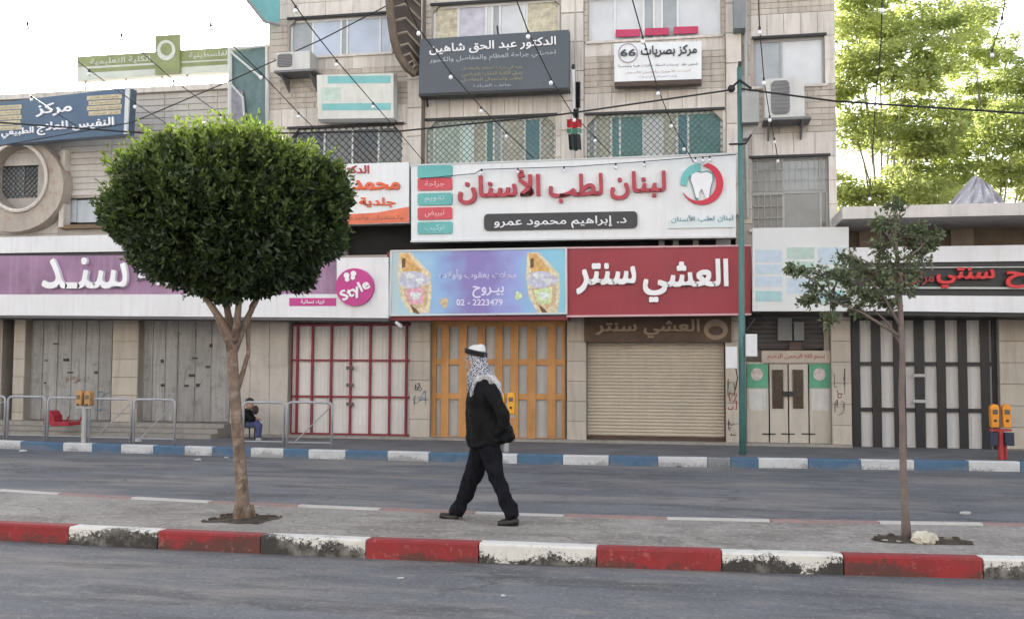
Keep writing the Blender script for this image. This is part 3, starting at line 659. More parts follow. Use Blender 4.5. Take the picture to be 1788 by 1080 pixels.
# panel in the wide pale bay beside the red barred gate
m2 = MB()
pl = M('painted_panel', (.42, .385, .345), .7, .1, 1.2, streak=.45, spots=.3, rnd=.05, dirt=(.2, .17, .15))
for a, b in ((404, 436), (437, 470), (471, 502)):
    for (y0, y1) in ((566, 640), (641, 700), (701, 760)): MB().rbox(a, y0, b, y1, FY-.045, .012).build('wall_panel', pl, gf)
# graffiti strokes sprayed on the piers
def scribble(cx, cy, w, h, mat, seed, n=5, r=.008):
    SPL = DY-.02 if cx < 400 else FY-.038
    rnd = random.Random(seed); m2 = MB()
    for k in range(n):
        x_, y_ = cx+rnd.uniform(-w, w)*.7, cy+rnd.uniform(-h, h)*.8; pts = []; a = rnd.uniform(0, 6)
        for i in range(9):
            a += rnd.uniform(-.9, 1.2); x_ = cl(x_+math.cos(a)*w*.35, cx-w, cx+w); y_ = cl(y_+math.sin(a)*h*.25, cy-h, cy+h)
            p = P(x_, y_, SPL); pts.append((p.x, SPL, p.z))
        m2.tube(pts, [r*rnd.uniform(.7, 1.3)]*len(pts), 4)
    return m2.build('graffiti', mat, gf)
gb = M('spray_blue', (.12, .2, .27), .8); gk = M('spray_black', (.04, .04, .045), .8); gr_ = M('spray_red', (.3, .05, .05), .8)
scribble(340, 660, 18, 22, MATS['spray_grey'] if 'spray_grey' in MATS else M('spray_grey', (.15, .145, .14), .8), 21, 4, .004); scribble(120, 645, 18, 22, MATS['spray_grey'], 22, 4, .004); scribble(128, 664, 12, 6, M('spray_orange', (.3, .12, .06), .8), 23, 4, .01); scribble(178, 700, 12, 16, gb, 24, 5, .009)
scribble(733, 688, 10, 18, gb, 3, 7); scribble(733, 672, 8, 10, gk, 4, 3); scribble(1277, 660, 6, 30, M('spray_green', (.1, .13, .07), .8), 5, 3); scribble(1279, 700, 7, 14, gr_, 6, 4); scribble(1279, 745, 7, 14, gk, 7, 4)
scribble(1466, 665, 9, 22, gk, 8, 5, .006); scribble(1462, 680, 7, 14, gr_, 9, 3, .006); scribble(1466, 712, 8, 14, gk, 10, 4, .005); scribble(455, 670, 12, 20, M('spray_grey', (.2, .18, .17), .8), 11, 5, .006)

# ================================================================== LEFT BUILDING (set back above the shop roof)
LY = 23.4
siding = M('horizontal_siding', (.5, .475, .44), .85, .1, 1, streak=.4, bump=.3, rnd=.1, dirt=(.25, .21, .18))
lb = thing('low_office_building', 'pale two storey building with coursed walls and a round window surround', 'building', (-17, LY+4, 3.3))
XE = P(474, 200, LY).x; x_a = -32
ring_c = P(34, 312, LY)
wr = RC(3, 286, 66, 346, LY); band = RC(106, 345, 200, 396, LY)
ztop = P(340, 160, LY).z
mb = MB(); wallmb(mb, x_a, XE, 3.25, ztop, LY, LY+.3, [wr, (band[0], XE-2, band[2], band[3])]); mb.box(x_a, XE-.01, LY+.8, LY+10, 3.25, ztop-.05)
mb.box(XE-.3, XE, LY+.3, LY+10, 3.25, ztop)
mb.build('wall', M('left_wall', (.36, .33, .3), .9), lb)
MB().box(x_a, XE+.02, LY-.15, LY+10, ztop, ztop+.14).build('roof', stone2, lb)
tile(lb, P(106, 300, LY).x, XE, band[3]+.05, ztop, 1.5, .165, LY, siding, name='siding_board', gap=.02)
tile(lb, x_a+12, P(106, 300, LY).x, band[3]+.9, ztop, 1.9, .33, LY, siding, name='siding_board', gap=.02)
tile(lb, -20, P(106, 300, LY).x, 3.3, band[3]+.9, .9, .6, LY, siding, name='siding_board', gap=.02, holes=[(wr[0]-.3, wr[1]+.3, wr[2]-.3, wr[3]+.3)])
w0 = window(wr, LY, lb, (0, .28, .55, 1), (pgrey, pgrey, pd), frame=al_g, lintel=False, sill=False)
diag_grille(wr, LY+.03, w0, .14, black_m, .01)
for a, b in ((107, 134), (135, 178), (179, 215)): MB().rbox(a, 349, b, 388, LY+.1, .04).build('blue_panel', M('pale_blue_panel', (.45, .49, .53), .6, .08, streak=.3), lb)
MB().rbox(104, 391, 220, 398, LY-.2, .3).build('ledge', M('ledge_brown', (.16, .11, .07), .8), lb)
MB().rbox(104, 262, 112, 396, LY-.25, .3).build('pilaster', stone2, lb)
m2 = MB(); n = 36
conc = M('ring_concrete', (.36, .32, .28), .9, .15, 1.5, streak=.5, spots=.5, bump=.5, dirt=(.28, .13, .07))
Yr = LY-.42
oi, oo = [], []
for i in range(n):
    t = 2*math.pi*i/n; oi.append(P(30+47*math.cos(t), 309+55*math.sin(t), Yr)); oo.append(P(20+91*math.cos(t), 322+83*math.sin(t), Yr))
v = [(p.x, Yr, p.z) for p in oi]+[(p.x, Yr, p.z) for p in oo]+[(p.x, LY-.02, p.z) for p in oi]+[(p.x, LY-.02, p.z) for p in oo]
m2.poly(v, [f for i in range(n) for j in [(i+1) % n] for f in ((i, j, n+j, n+i), (2*n+i, 2*n+j, j, i), (n+i, n+j, 3*n+j, 3*n+i))])
m2.build('window_surround', conc, lb, label='round weathered concrete window surround')
m2 = MB(); Yr2 = LY-.46
pts = [P(30+51*math.cos(t), 309+59*math.sin(t), Yr2) for t in [2*math.pi*i/n for i in range(n+1)]]
m2.tube([(p.x, Yr2, p.z) for p in pts], .05, 6, cap=False).build('surround_lip', stone2, lb)

# left shop fascia: pale ledge, purple band, white band
SY = 19.55
fas = thing('shop_fascia', 'long white shop fascia with a purple band and raised white Arabic letters', 'sign', (P(300, 500, SY).x, SY, P(300, 550, SY).z))
X0f = -24
def bandq(y0l, y0r, y1l, y1r, xl, xr, Y, d, mat, name, par):
    q = [P(xl, y0l, Y), P(xr, y0r, Y), P(xr, y1r, Y), P(xl, y1l, Y)]
    return MB().quad(q, (0, d, 0)).build(name, mat, par)
fwhite = M('fascia_white', (.63, .635, .65), .5, .06, 1, streak=.45, bump=.05, dirt=(.4, .38, .36)); fpurp = M('fascia_purple', (.245, .135, .235), .4, .3, .9, bump=0, streak=.45, dirt=(.42, .33, .43))
bandq(418, 408, 444, 438, -150, 262, SY-.02, .3, fwhite, 'top_ledge', fas)
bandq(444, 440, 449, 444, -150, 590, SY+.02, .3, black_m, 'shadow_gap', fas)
bandq(447, 444, 514, 513, -150, 588, SY, .1, fpurp, 'purple_band', fas)
bandq(514, 513, 549, 555, -150, 678, SY-.03, .35, fwhite, 'lower_band', fas)
bandq(450, 449, 513, 513, 588, 678, SY-.015, .2, fwhite, 'white_board', fas)
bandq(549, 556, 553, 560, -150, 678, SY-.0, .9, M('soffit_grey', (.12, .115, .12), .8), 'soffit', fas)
wl = M('white_letters', (.7, .7, .72), .4, .04, bump=0)
text('سنـد', PQ(77, 450, 226, 504, SY, -.0), wl, fas, .09, .012)
text('ازياء', PQ(240, 452, 320, 500, SY), wl, fas, .06, .01); text('للرجال', PQ(330, 452, 480, 504, SY), wl, fas, .06, .01)
mag = M('magenta_sign', (.42, .03, .2), .4, .08, bump=0)
bandq(520, 520, 534, 534, 505, 587, SY-.035, .02, mag, 'magenta_strip', fas)
text('ازياء نسائية', PQ(525, 523, 566, 531, SY-.036), wl, fas, .004, .02)
sty = thing('round_sign', 'round magenta sign reading Style with a small white butterfly', 'sign', (P(619, 501, SY-.1).x, SY-.1, P(619, 534, SY-.1).z))
disc(MB(), 619, 501, 33, SY-.1, .08, 40).build('disc', mag, sty)
def rotq(cx, cy, w, h, ang, Y):
    c, s = math.cos(ang), math.sin(ang)
    return [P(cx+x_*c-y_*s, cy+x_*s+y_*c, Y) for x_, y_ in ((-w, -h), (w, -h), (w, h), (-w, h))]
text('Style', rotq(621, 508, 27, 12, R_(-27), SY-.1), wl, sty, .02, .03, ar=False)
m2 = MB()
for s in (-1, 1):
    for (dx, dy, r) in ((6, -4, 5), (5, 3, 4)):
        disc(m2, 611+s*dx, 483+dy-s*1.5, r, SY-.115-.001*(s+dy), .012, 12)
m2.build('butterfly', wl, sty)
MB().box(X0f, P(0, 500, SY).x-1.4, SY, SY+.3, 2.9, 4.6).build('fascia_return', fwhite, fas)
# roof slab of the left shops
MB().box(-30, P(474, 400, FY).x, SY+.25, LY+.1, 4.05, 4.2).build('roof_slab', stone2, gf)
MB().box(-30, P(474, 400, FY).x, SY+.32, FY+.4, CEIL+.05, 4.05).build('soffit_box', joint, gf)

# unseen building opposite, behind the camera, added and heightened to cut low frontal light
ob = thing('unseen_opposite_building', 'plain unseen stone building across the street, added to cut low frontal light', 'building', (0, -16, 0))
MB().box(-45, 40, -26, -13, 0, 14).build('wall', stone2, ob)
m2 = MB()
for i in range(20):
    for zz in (1.2, 4.2, 7.2): m2.box(-40+i*4, -38.2+i*4, -13.0, -12.96, zz, zz+1.5)
m2.build('window', pd, ob)
# ================================================================== RIGHT LOW BUILDING
rbx0, rbx1 = P(1484, 400, FY).x, 18
rb = thing('low_shop_building', 'single storey stone shop with a projecting concrete roof slab and a black gate', 'building', (rbx0+4, FY+4, .145))
brn = M('brown_render', (.15, .115, .085), .9, .25, 1.5, streak=.5, dirt=(.06, .05, .04))
MB().box(rbx0-.1, rbx1, FY+.31, FY+9, 3.26, P(1600, 368, FY).z-.05).build('wall', brn, rb)
CYY = FY-1.5
q = [P(1471, 361, CYY), P(1900, 349, CYY), P(1900, 374, CYY), P(1471, 382, CYY)]
slab_m = M('canopy_concrete', (.55, .52, .5), .85, .1, 1.5, streak=.4, dirt=(.28, .25, .23))
MB().quad([q[0], (18, CYY, q[1].z), (18, CYY, q[2].z), q[3]], (0, 3.5, 0)).build('roof_slab', slab_m, rb)
MB().box(q[0].x, 18, CYY+3.51, FY+9.2, q[3].z+.02, q[0].z-.03).build('roof_slab', slab_m, rb)
for a_, b_x in ((1500, 1540), (1660, 1700)): MB().rbox(a_, 382, b_x, 430, FY+.2, .1).build('wall_pier', M('pier_brown', (.21, .17, .13), .9, .2, streak=.4), rb)
RY = FY-1.0
rsn = thing('shop_sign', 'long black shop sign with red neon style Arabic letters between white bands', 'sign', (P(1650, 490, RY).x, RY, P(1650, 545, RY).z))
def bq(xl, xr, ytl, ytr, ybl, ybr, Y, d, mat, name, par): return MB().quad([P(xl, ytl, Y), P(xr, ytr, Y), P(xr, ybr, Y), P(xl, ybl, Y)], (0, d, 0)).build(name, mat, par)
bq(1484, 2300, 432, 420, 459, 450, RY, .5, fwhite, 'upper_band', rsn)
bq(1484, 2300, 459.5, 450, 515, 520, RY+.06, .4, M('sign_black', (.018, .02, .022), .4, .2, bump=0), 'sign_face', rsn)
bq(1484, 2300, 515, 520, 542, 552, RY, .5, fwhite, 'lower_band', rsn)
bq(1484, 2300, 542.5, 553, 549, 560, RY+.05, .9, black_m, 'soffit', rsn)
rail = M('sign_rail', (.4, .42, .4), .4)
bq(1500, 2300, 466.5, 462, 468.5, 464, RY-.02, .04, rail, 'rail', rsn); bq(1500, 2300, 500, 503, 503.5, 506.5, RY-.02, .04, rail, 'rail', rsn)
redn = M('red_letters', (.5, .012, .02), .3, .1, bump=0)
text('سنتي', PQ(1634, 467, 1735, 503, RY-.01), redn, rsn, .07, .035); text('صلاح', PQ(1755, 464, 1865, 503, RY-.01), redn, rsn, .07, .035)
text('مركز', PQ(1590, 474, 1630, 498, RY-.01), M('dull_red', (.22, .03, .03), .5), rsn, .05, .03)
text('للاحذية', PQ(1520, 474, 1582, 498, RY-.01), MATS['dull_red'], rsn, .05, .03)
# crumpled tarpaulin on the roof slab
tp = thing('tarpaulin', 'crumpled pale tarpaulin peak on the concrete roof slab before the sunlit tree', 'tarpaulin', (P(1710, 352, FY).x, FY, q[0].z))
m2 = MB(); ty = CYY+1.2; base = [P(1668, 356, ty), P(1760, 353, ty)]; pk = P(1702, 306, ty+.3); pk2 = P(1722, 318, ty+.3)
N_ = 12; rows = []
for j in range(6):
    f = j/5; row = []
    for i in range(N_+1):
        u = i/N_; b0 = base[0]*(1-u)+base[1]*u; tpk = pk*(1-u)+pk2*u
        p = b0*(1-f)+tpk*f; p.y += .10*math.sin(u*22+f*3)*(1-f*.6)+.3*abs(u-.5)*(1-f); row.append(p)
    rows.append(row)
m2.poly([p for r in rows for p in r]+[p+Vector((0, .9*(1-j/6)+.03, -.0)) for j, r in enumerate(rows) for p in r],
        [(j*13+i, j*13+i+1, (j+1)*13+i+1, (j+1)*13+i) for j in range(5) for i in range(12)]+[(78+j*13+i, 78+(j+1)*13+i, 78+(j+1)*13+i+1, 78+j*13+i+1) for j in range(5) for i in range(12)])
m2.build('sheet', M('tarp', (.42, .42, .46), .6, .2, 4), tp)

# ================================================================== SIGNS
s_white = M('sign_white', (.64, .66, .67), .35, .05, 1.2, streak=.35, bump=0, dirt=(.45, .47, .46)); alu = M('sign_frame', (.5, .52, .52), .4, .08, bump=0)
crim = M('crimson_letters', (.36, .035, .055), .4, .12, 6, bump=0); crim_side = crim
# --- dental sign
DSY = FY-.45
ds = thing('dental_sign', 'large white dental clinic sign with raised crimson Arabic letters and a tooth emblem', 'sign', (P(1000, 350, DSY).x, DSY, P(1000, 417, DSY).z))
MB().quad([P(718, 289, DSY), P(1285, 268, DSY), P(1285, 413, DSY), P(718, 421, DSY)], (0, .22, 0)).build('sign_face', s_white, ds)
m2 = MB()
m2.quad([P(717, 287.5, DSY), P(1286, 266.5, DSY), P(1286, 269, DSY), P(717, 290, DSY)], (0, .25, 0)); m2.quad([P(717, 420, DSY), P(1286, 412, DSY), P(1286, 415, DSY), P(717, 423, DSY)], (0, .25, 0))
for v in m2.v: pass
m2.v = [(x_, y_-.02, z_) for x_, y_, z_ in m2.v]; m2.build('sign_frame', alu, ds)
for w_, xa, xb, ya, yb_ in (('لبنان', 1066, 1163, 301, 349), ('لطب', 959, 1053, 305, 355), ('الأسنان', 801, 944, 299, 357)):
    text(w_, [P(xa, ya+(2 if w_ != 'لبنان' else 0), DSY), P(xb, ya-2, DSY), P(xb, yb_-3, DSY), P(xa, yb_+1, DSY)], crim, ds, .09, .028)
def rrect(x0, y0, x1, y1, r, Y, d, sl=0., n=5, tri=None):
    pts = []
    for (cx_, cy_, a0) in ((x1-r, y0+r, -90), (x1-r, y1-r, 0), (x0+r, y1-r, 90), (x0+r, y0+r, 180)):
        for i in range(n): t = R_(a0+90*i/(n-1)); pts.append((cx_+r*math.cos(t), cy_+r*math.sin(t)))
    pp = [P(a, b+sl*(a-x0), Y) for a, b in pts]; return MB().prism([(p.x, p.z) for p in pp][::-1], Y-d, Y)
rrect(846, 374, 1113, 403, 7, DSY-.001, .05, -.018).build('name_plate', M('plate_black', (.025, .028, .035), .35, .1, bump=0), ds)
text('د. إبراهيم محمود عمرو', [P(863, 380, DSY-.05), P(1094, 376, DSY-.05), P(1094, 396, DSY-.05), P(863, 401, DSY-.05)], wl, ds, .02, .012)
teal_m = M('teal_pill', (.1, .36, .35), .4, .08, bump=0); redp = M('red_pill', (.5, .06, .08), .4, .08, bump=0)
for i, (yy, m_, tx) in enumerate([(290, teal_m, ''), (312, redp, 'جراحة'), (338, teal_m, 'تقويم'), (363, redp, 'تبييض'), (388, teal_m, 'تركيب')]):
    rrect(730, yy, 790, yy+21, 3, DSY-.001, .04, -.02).build('service_plate', m_, ds)
    if tx: text(tx, [P(742, yy+4, DSY-.04), P(776, yy+3.3, DSY-.04), P(776, yy+15, DSY-.04), P(742, yy+16, DSY-.04)], M('pale_text', (.45, .6, .6), .5) if m_ is teal_m else M('pink_text', (.75, .45, .45), .5), ds, .008, .0)
# emblem: teal arc, red crescent, tooth
def arcpoly(cx, cy, ro, ri, a0, a1, off=(0, 0), n=22):
    o_ = [(cx+ro*math.cos(R_(a0+(a1-a0)*i/n)), cy-ro*math.sin(R_(a0+(a1-a0)*i/n))) for i in range(n+1)]
    i_ = [(cx+off[0]+ri*math.cos(R_(a0+(a1-a0)*i/n)), cy+off[1]-ri*math.sin(R_(a0+(a1-a0)*i/n))) for i in range(n+1)]
    return o_, i_
def strip_poly(o_, i_, Y, d, mat, name, par):
    m2 = MB(); k = len(o_); A = [P(*p, Y) for p in o_]; B = [P(*p, Y) for p in i_]
    v = [(p.x, Y-d, p.z) for p in A]+[(p.x, Y-d, p.z) for p in B]+[(p.x, Y, p.z) for p in A]+[(p.x, Y, p.z) for p in B]
    m2.poly(v, [f for i in range(k-1) for f in ((i, i+1, k+i+1, k+i), (i, 2*k+i, 2*k+i+1, i+1), (k+i, k+i+1, 3*k+i+1, 3*k+i))])
    return m2.build(name, mat, par)
o_, i_ = arcpoly(1226, 321, 37, 31, -150, 75, (-6.5, -1)); strip_poly(o_, i_, DSY-.001, .05, M('emblem_red', (.5, .02, .05), .4, .05, bump=0), 'emblem_crescent', ds)
o_, i_ = arcpoly(1222, 320, 34, 24, 88, 185, (1, 3)); strip_poly(o_, i_, DSY-.001, .04, M('emblem_teal', (.13, .42, .42), .4, .05, bump=0), 'emblem_arc', ds)
tooth = [(1208, 305), (1216, 301), (1225, 303), (1234, 301), (1243, 305), (1244, 315), (1240, 328), (1238, 345), (1233, 348), (1229, 338), (1225, 330), (1221, 338), (1220, 347), (1215, 345), (1211, 328), (1206, 315)]
for k_, m_, dd in ((1.13, M('tooth_line', (.12, .25, .27), .5), .035), (1.0, wl, .045)):
    pp = [P(1225+(a-1225)*k_, 324+(b-324)*k_, DSY) for a, b in tooth]
    MB().prism([(p.x, p.z) for p in pp][::-1], DSY-dd, DSY-.001).build('tooth', m_, ds)
MB().quad([P(1167, 385, DSY), P(1280, 382, DSY), P(1280, 397, DSY), P(1167, 399, DSY)], (0, -.035, 0)).build('lower_plate', M('plate_pale', (.55, .62, .63), .4, .05, bump=0), ds)
text('لبنان لطب الأسنان', [P(1172, 377, DSY), P(1280, 374, DSY), P(1280, 387, DSY), P(1172, 390, DSY)], M('blue_grey_text', (.13, .28, .33), .5), ds, .045, .006)
# --- red shop sign + maroon frame + ice cream light box
AY = FY-.95
rs_ = thing('shop_sign', 'wide red shop sign with white raised Arabic letters right of the ice cream banner', 'sign', (P(1150, 490, AY).x, AY, P(1150, 552, AY).z))
redf = M('red_sign_face', (.25, .02, .035), .38, .1, .8, streak=.25, bump=0, dirt=(.22, .06, .06))
MB().quad([P(990.5, 433, AY), P(1311, 429, AY), P(1311, 549, AY), P(990.5, 552, AY)], (0, .3, 0)).build('sign_face', redf, rs_)
m2 = MB()
for q in ([(989, 431), (1312, 427), (1312, 430), (989, 434)], [(989, 550), (1312, 546.5), (1312, 550), (989, 553.5)]):
    m2.quad([P(a, b, AY-.03) for a, b in q], (0, .1, 0))
m2.build('sign_frame', M('pink_frame', (.5, .3, .32), .4, bump=0), rs_)
text('العشي', [P(1123, 453, AY), P(1272, 452, AY), P(1272, 526, AY), P(1123, 528, AY)], wl, rs_, .07, .035)
text('سنتر', [P(1007, 460, AY), P(1111, 459, AY), P(1111, 512, AY), P(1007, 514, AY)], wl, rs_, .07, .035)
ic = thing('banner_sign', 'blue and purple illuminated ice cream banner with two cups beside the red sign', 'sign', (P(836, 490, AY).x, AY, P(836, 551, AY).z))
im = M('icecream_print', (.3, .3, .5), .35, .1, 1, bump=0); n_ = im.node_tree.nodes; L_ = im.node_tree.links
b_ = n_['Principled BSDF']; g_ = n_.new('ShaderNodeNewGeometry'); s_ = n_.new('ShaderNodeSeparateXYZ'); L_.new(g_.outputs['Position'], s_.inputs[0])
xa, xb = P(683, 490, AY).x, P(989, 490, AY).x
mr = n_.new('ShaderNodeMapRange'); mr.inputs[1].default_value = xa; mr.inputs[2].default_value = xb; L_.new(s_.outputs[0], mr.inputs[0])
no_ = n_.new('ShaderNodeTexNoise'); no_.inputs['Scale'].default_value = 2.2; L_.new(g_.outputs['Position'], no_.inputs['Vector'])
ad = n_.new('ShaderNodeMath'); ad.operation = 'MULTIPLY_ADD'; ad.inputs[1].default_value = .3; ad.inputs[2].default_value = -.15; L_.new(no_.outputs[0], ad.inputs[0])
ad2 = n_.new('ShaderNodeMath'); L_.new(mr.outputs[0], ad2.inputs[0]); L_.new(ad.outputs[0], ad2.inputs[1])
cr = n_.new('ShaderNodeValToRGB'); e_ = cr.color_ramp.elements; e_[0].position = 0; e_[0].color = (.4, .48, .5, 1); e_[1].position = 1; e_[1].color = (.22, .48, .6, 1)
for p_, c_ in ((.12, (.3, .5, .62)), (.28, (.22, .37, .6)), (.45, (.2, .16, .4)), (.56, (.2, .17, .42)), (.72, (.26, .32, .6)), (.9, (.2, .46, .62))):
    e = cr.color_ramp.elements.new(p_); e.color = (*c_, 1)
L_.new(ad2.outputs[0], cr.inputs[0]); L_.new(cr.outputs[0], b_.inputs['Base Color'])
IY = AY-.06
MB().quad([P(684, 438, IY), P(989, 433, IY), P(989, 549, IY), P(681, 552, IY)], (0, .3, 0)).build('sign_face', im, ic)
m2 = MB(); m2.quad([P(683, 436.5, IY-.02), P(990, 431, IY-.02), P(990, 434, IY-.02), P(683, 439.5, IY-.02)], (0, .06, 0)); m2.quad([P(680, 548.5, IY-.02), P(990, 545, IY-.02), P(990, 548, IY-.02), P(680, 551.5, IY-.02)], (0, .06, 0))
m2.quad([P(681, 437, IY-.021), P(684.5, 437, IY-.021), P(682.5, 551, IY-.021), P(679, 551, IY-.021)], (0, .06, 0)); m2.quad([P(986.5, 433, IY-.021), P(990, 433, IY-.021), P(990.5, 548, IY-.021), P(987, 548, IY-.021)], (0, .06, 0))
m2.build('sign_frame', alu, ic)
def ppoly(pts, Y, d): pp = [P(a, b, Y) for a, b in pts]; return MB().prism([(p.x, p.z) for p in pp], Y-d, Y)
def blob(cx, cy, rx, ry, seed, n=18, k=.14):
    r = random.Random(seed); ph = [r.uniform(0, 6) for _ in range(3)]
    return [(cx+rx*(1+k*math.sin(3*t+ph[0])+k*.6*math.sin(5*t+ph[1]))*math.cos(t), cy+ry*(1+k*math.sin(3*t+ph[0])+k*.6*math.sin(5*t+ph[1]))*math.sin(t)) for t in [2*math.pi*i/n for i in range(n)]]
pc = dict(cream=(.6, .52, .36), gold=(.55, .33, .12), dark=(.12, .06, .03), lilac=(.45, .45, .55), pink=(.6, .32, .4), lime=(.5, .6, .33), tan=(.5, .38, .24), pale=(.58, .62, .6))
pcm = {k: M('print_'+k, v, .45, .3, 14, bump=0) for k, v in pc.items()}
for cx_, s_, in ((0, 'pink'), (224, 'lime')):
    Lr = [([(697+cx_, 441), (716+cx_, 440), (738+cx_, 462), (752+cx_, 478), (754+cx_, 510), (750+cx_, 546), (715+cx_, 546), (700+cx_, 520), (694+cx_, 480)], 'cream', .002), ([(699+cx_, 443), (712+cx_, 443), (735+cx_, 470), (738+cx_, 492), (706+cx_, 490)], 'gold', .004), ([(702+cx_, 452), (708+cx_, 450), (708+cx_, 466), (702+cx_, 468)], 'dark', .006),
          (blob(722+cx_, 488, 26, 15, 4, k=.08), 'lilac', .008), ([(704+cx_, 504), (748+cx_, 497), (746+cx_, 534), (722+cx_, 540), (712+cx_, 530)], 'tan', .006), ([(708+cx_, 506), (741+cx_, 501), (739+cx_, 528), (722+cx_, 532), (715+cx_, 528)], s_, .010),
          ([(716+cx_, 531), (728+cx_, 540), (734+cx_, 549), (722+cx_, 545)], 'dark', .009), (blob(715+cx_, 481, 8, 5, 9), 'pale', .010), (blob(733+cx_, 490, 7, 5, 11), 'pale', .010), (blob(726+cx_, 516, 9, 7, 12), 'pale', .012)]
    for pts_, mk, d_ in Lr: ppoly(pts_[::-1], IY-.001, d_).build('printed_shape', pcm[mk], ic)
ppoly(blob(776, 528, 7, 9, 5)[::-1], IY-.001, .004).build('printed_shape', pcm['tan'], ic); ppoly(blob(905, 516, 6, 7, 8)[::-1], IY-.001, .004).build('printed_shape', pcm['lime'], ic)
lt = M('lilac_white', (.62, .6, .75), .5, .04, bump=0)
text('محلات يعقوب وأولاده', PQ(767, 470, 902, 488, IY), M('faded_lilac', (.5, .48, .66), .5, bump=0), ic, .004, .015)
text('بيـروح', PQ(825, 499, 880, 520, IY), lt, ic, .004, .02); text('02 - 2223479', PQ(797, 522, 878, 533, IY), lt, ic, .004, .02, ar=False)
m2 = MB(); m2.quad([P(676, 552.5, AY), P(991, 551, AY), P(991, 558, AY), P(676, 559, AY)], (0, .5, 0)); m2.quad([P(676, 440, AY+.04), P(681, 440, AY+.04), P(679, 552.3, AY+.04), P(674, 552.5, AY+.04)], (0, .3, 0))
m2.build('maroon_trim', M('maroon', (.17, .02, .03), .5, .15, bump=0), rs_)
MB().box(P(676, 550, AY).x, P(1311, 550, AY).x, AY+.31, FY-.0, P(1000, 552, AY).z+.03, P(1000, 552, AY).z+.1).build('soffit', black_m, rs_)
MB().tube([P(692, 563, AY-.1), P(700, 569, AY-.25)], .035, 8).build('spotlight', alu, rs_)
# --- orange clinic sign behind the round tree
OY = FY-.4
og = thing('clinic_sign', 'white clinic sign with orange red letters, partly behind the round tree', 'sign', (P(640, 340, OY).x, OY, P(640, 390, OY).z))
MB().quad([P(545, 288, OY), P(714, 283, OY), P(714, 389, OY), P(545, 394, OY)], (0, .2, 0)).build('sign_face', s_white, og)
orr = M('orange_red', (.62, .1, .035), .4, .15, 5, bump=0)
text('الدكتور', PQ(585, 289, 645, 307, OY), crim, og, .03, .02); text('محمد', PQ(616, 315, 699, 332, OY), orr, og, .05, .035); text('جلدية', PQ(628, 345, 691, 362, OY), orr, og, .04, .025)
ppoly([(600, 392), (545, 385), (545, 378), (660, 371), (714, 361), (714, 388)][::-1], OY-.001, .012).build('orange_band', M('orange_band', (.6, .14, .07), .4, .15, 3, bump=0), og)
text('وتجميل وليزر', PQ(610, 375, 705, 385, OY-.012), M('brown_text', (.25, .08, .06), .5), og, .004, .0)
# --- dark doctor sign, leaning out
KY = FY-.55
kd = thing('doctor_sign', 'dark slate sign tilted over the upper window with white and ochre Arabic lines', 'sign', (P(860, 110, KY).x, KY, P(860, 165, KY).z))
slate = M('slate_sign', (.062, .078, .098), .4, .12, .8, streak=.1, bump=0, dirt=(.1, .1, .1))
MB().quad([P(733, 69, KY-.1), P(993, 52, KY-.1), P(993, 153, KY), P(731, 164, KY)], (0, .28, 0)).build('sign_face', slate, kd)
MB().quad([P(731, 164.5, KY), P(993, 153.5, KY), P(993, 157, KY), P(731, 168.5, KY)], (0, .3, 0)).build('sign_frame', black_m, kd)
def dq(x0, y0, x1, y1, sl=-.065): 
    f = lambda x_, y_: P(x_, y_+sl*(x_-x0), KY-.1+.1*max(0, min(1, (y_+sl*(x_-x0)-60)/100))-.003)
    return [f(x0, y0), f(x1, y0), f(x1, y1), f(x0, y1)]
text('الدكتور عبد الحق شاهين', dq(750, 78, 971, 98), wl, kd, .02, .02)
text('اخصائي جراحة العظام والمفاصل والكسور', dq(750, 101, 970, 113), M('grey_letters', (.42, .45, .48), .5), kd, .004, .0)
och = M('ochre_letters', (.32, .29, .16), .5)
for i, (t_, xa, xb) in enumerate([('بورد في جراحة العظام والمفاصل', 806, 912), ('زميل الكلية الملكية للجراحين', 806, 913), ('تنظير واستبدال المفاصل', 806, 912)]):
    text(t_, dq(xa, 117+i*9.5, xb, 124.5+i*9.5, -.03), och, kd, .004, .0)
text('02 2220000', dq(826, 149, 892, 154, -.03), MATS['grey_letters'], kd, .004, .0, ar=False) if False else text('هاتف العيادة', dq(826, 147.5, 892, 153.5, -.03), MATS['grey_letters'], kd, .004, .0)
for px_, py_, qx, qy in ((745, 168, 747, 186), (870, 60, 868, 46)):
    MB().tube([P(px_, py_, KY+.1), P(qx, qy, FY-.02)], .02, 6).build('bracket', black_m, kd)
# --- 66 optics sign
QY = FY-.4
op = thing('optics_sign', 'small white optics sign with the number 66 in a ring and dark Arabic letters', 'sign', (P(1148, 110, QY).x, QY, P(1148, 150, QY).z))
MB().quad([P(1072, 76, QY-.03), P(1225, 72, QY-.03), P(1225, 138, QY), P(1073, 143, QY)], (0, .3, 0)).build('sign_face', s_white, op)
MB().quad([P(1073, 143.5, QY+.002), P(1225, 138.5, QY+.002), P(1225, 146, QY+.002), P(1073, 151, QY+.002)], (0, .2, 0)).build('sign_underside', brown, op)
dk = M('dark_letters', (.05, .06, .07), .5)
text('مركز بصريات', [P(1119, 81, QY-.03), P(1217, 78, QY-.03), P(1217, 98, QY-.02), P(1119, 101, QY-.02)], dk, op, .025, .025)
text('66', [P(1083, 87, QY-.03), P(1110, 86, QY-.03), P(1110, 98, QY-.03), P(1083, 99, QY-.03)], dk, op, .02, .02, ar=False)
o_, i_ = arcpoly(1096.5, 93, 17, 15.6, 0, 360, (0, 0), 30); strip_poly(o_, i_, QY-.03, .01, M('ring_purple', (.3, .22, .3), .5), 'ring', op)
text('فحص نظر  عدسات لاصقة  نظارات طبية وشمسية', [P(1079, 113, QY-.012), P(1218, 109, QY-.012), P(1218, 115, QY-.012), P(1079, 119, QY-.012)], dk, op, .004, .0)
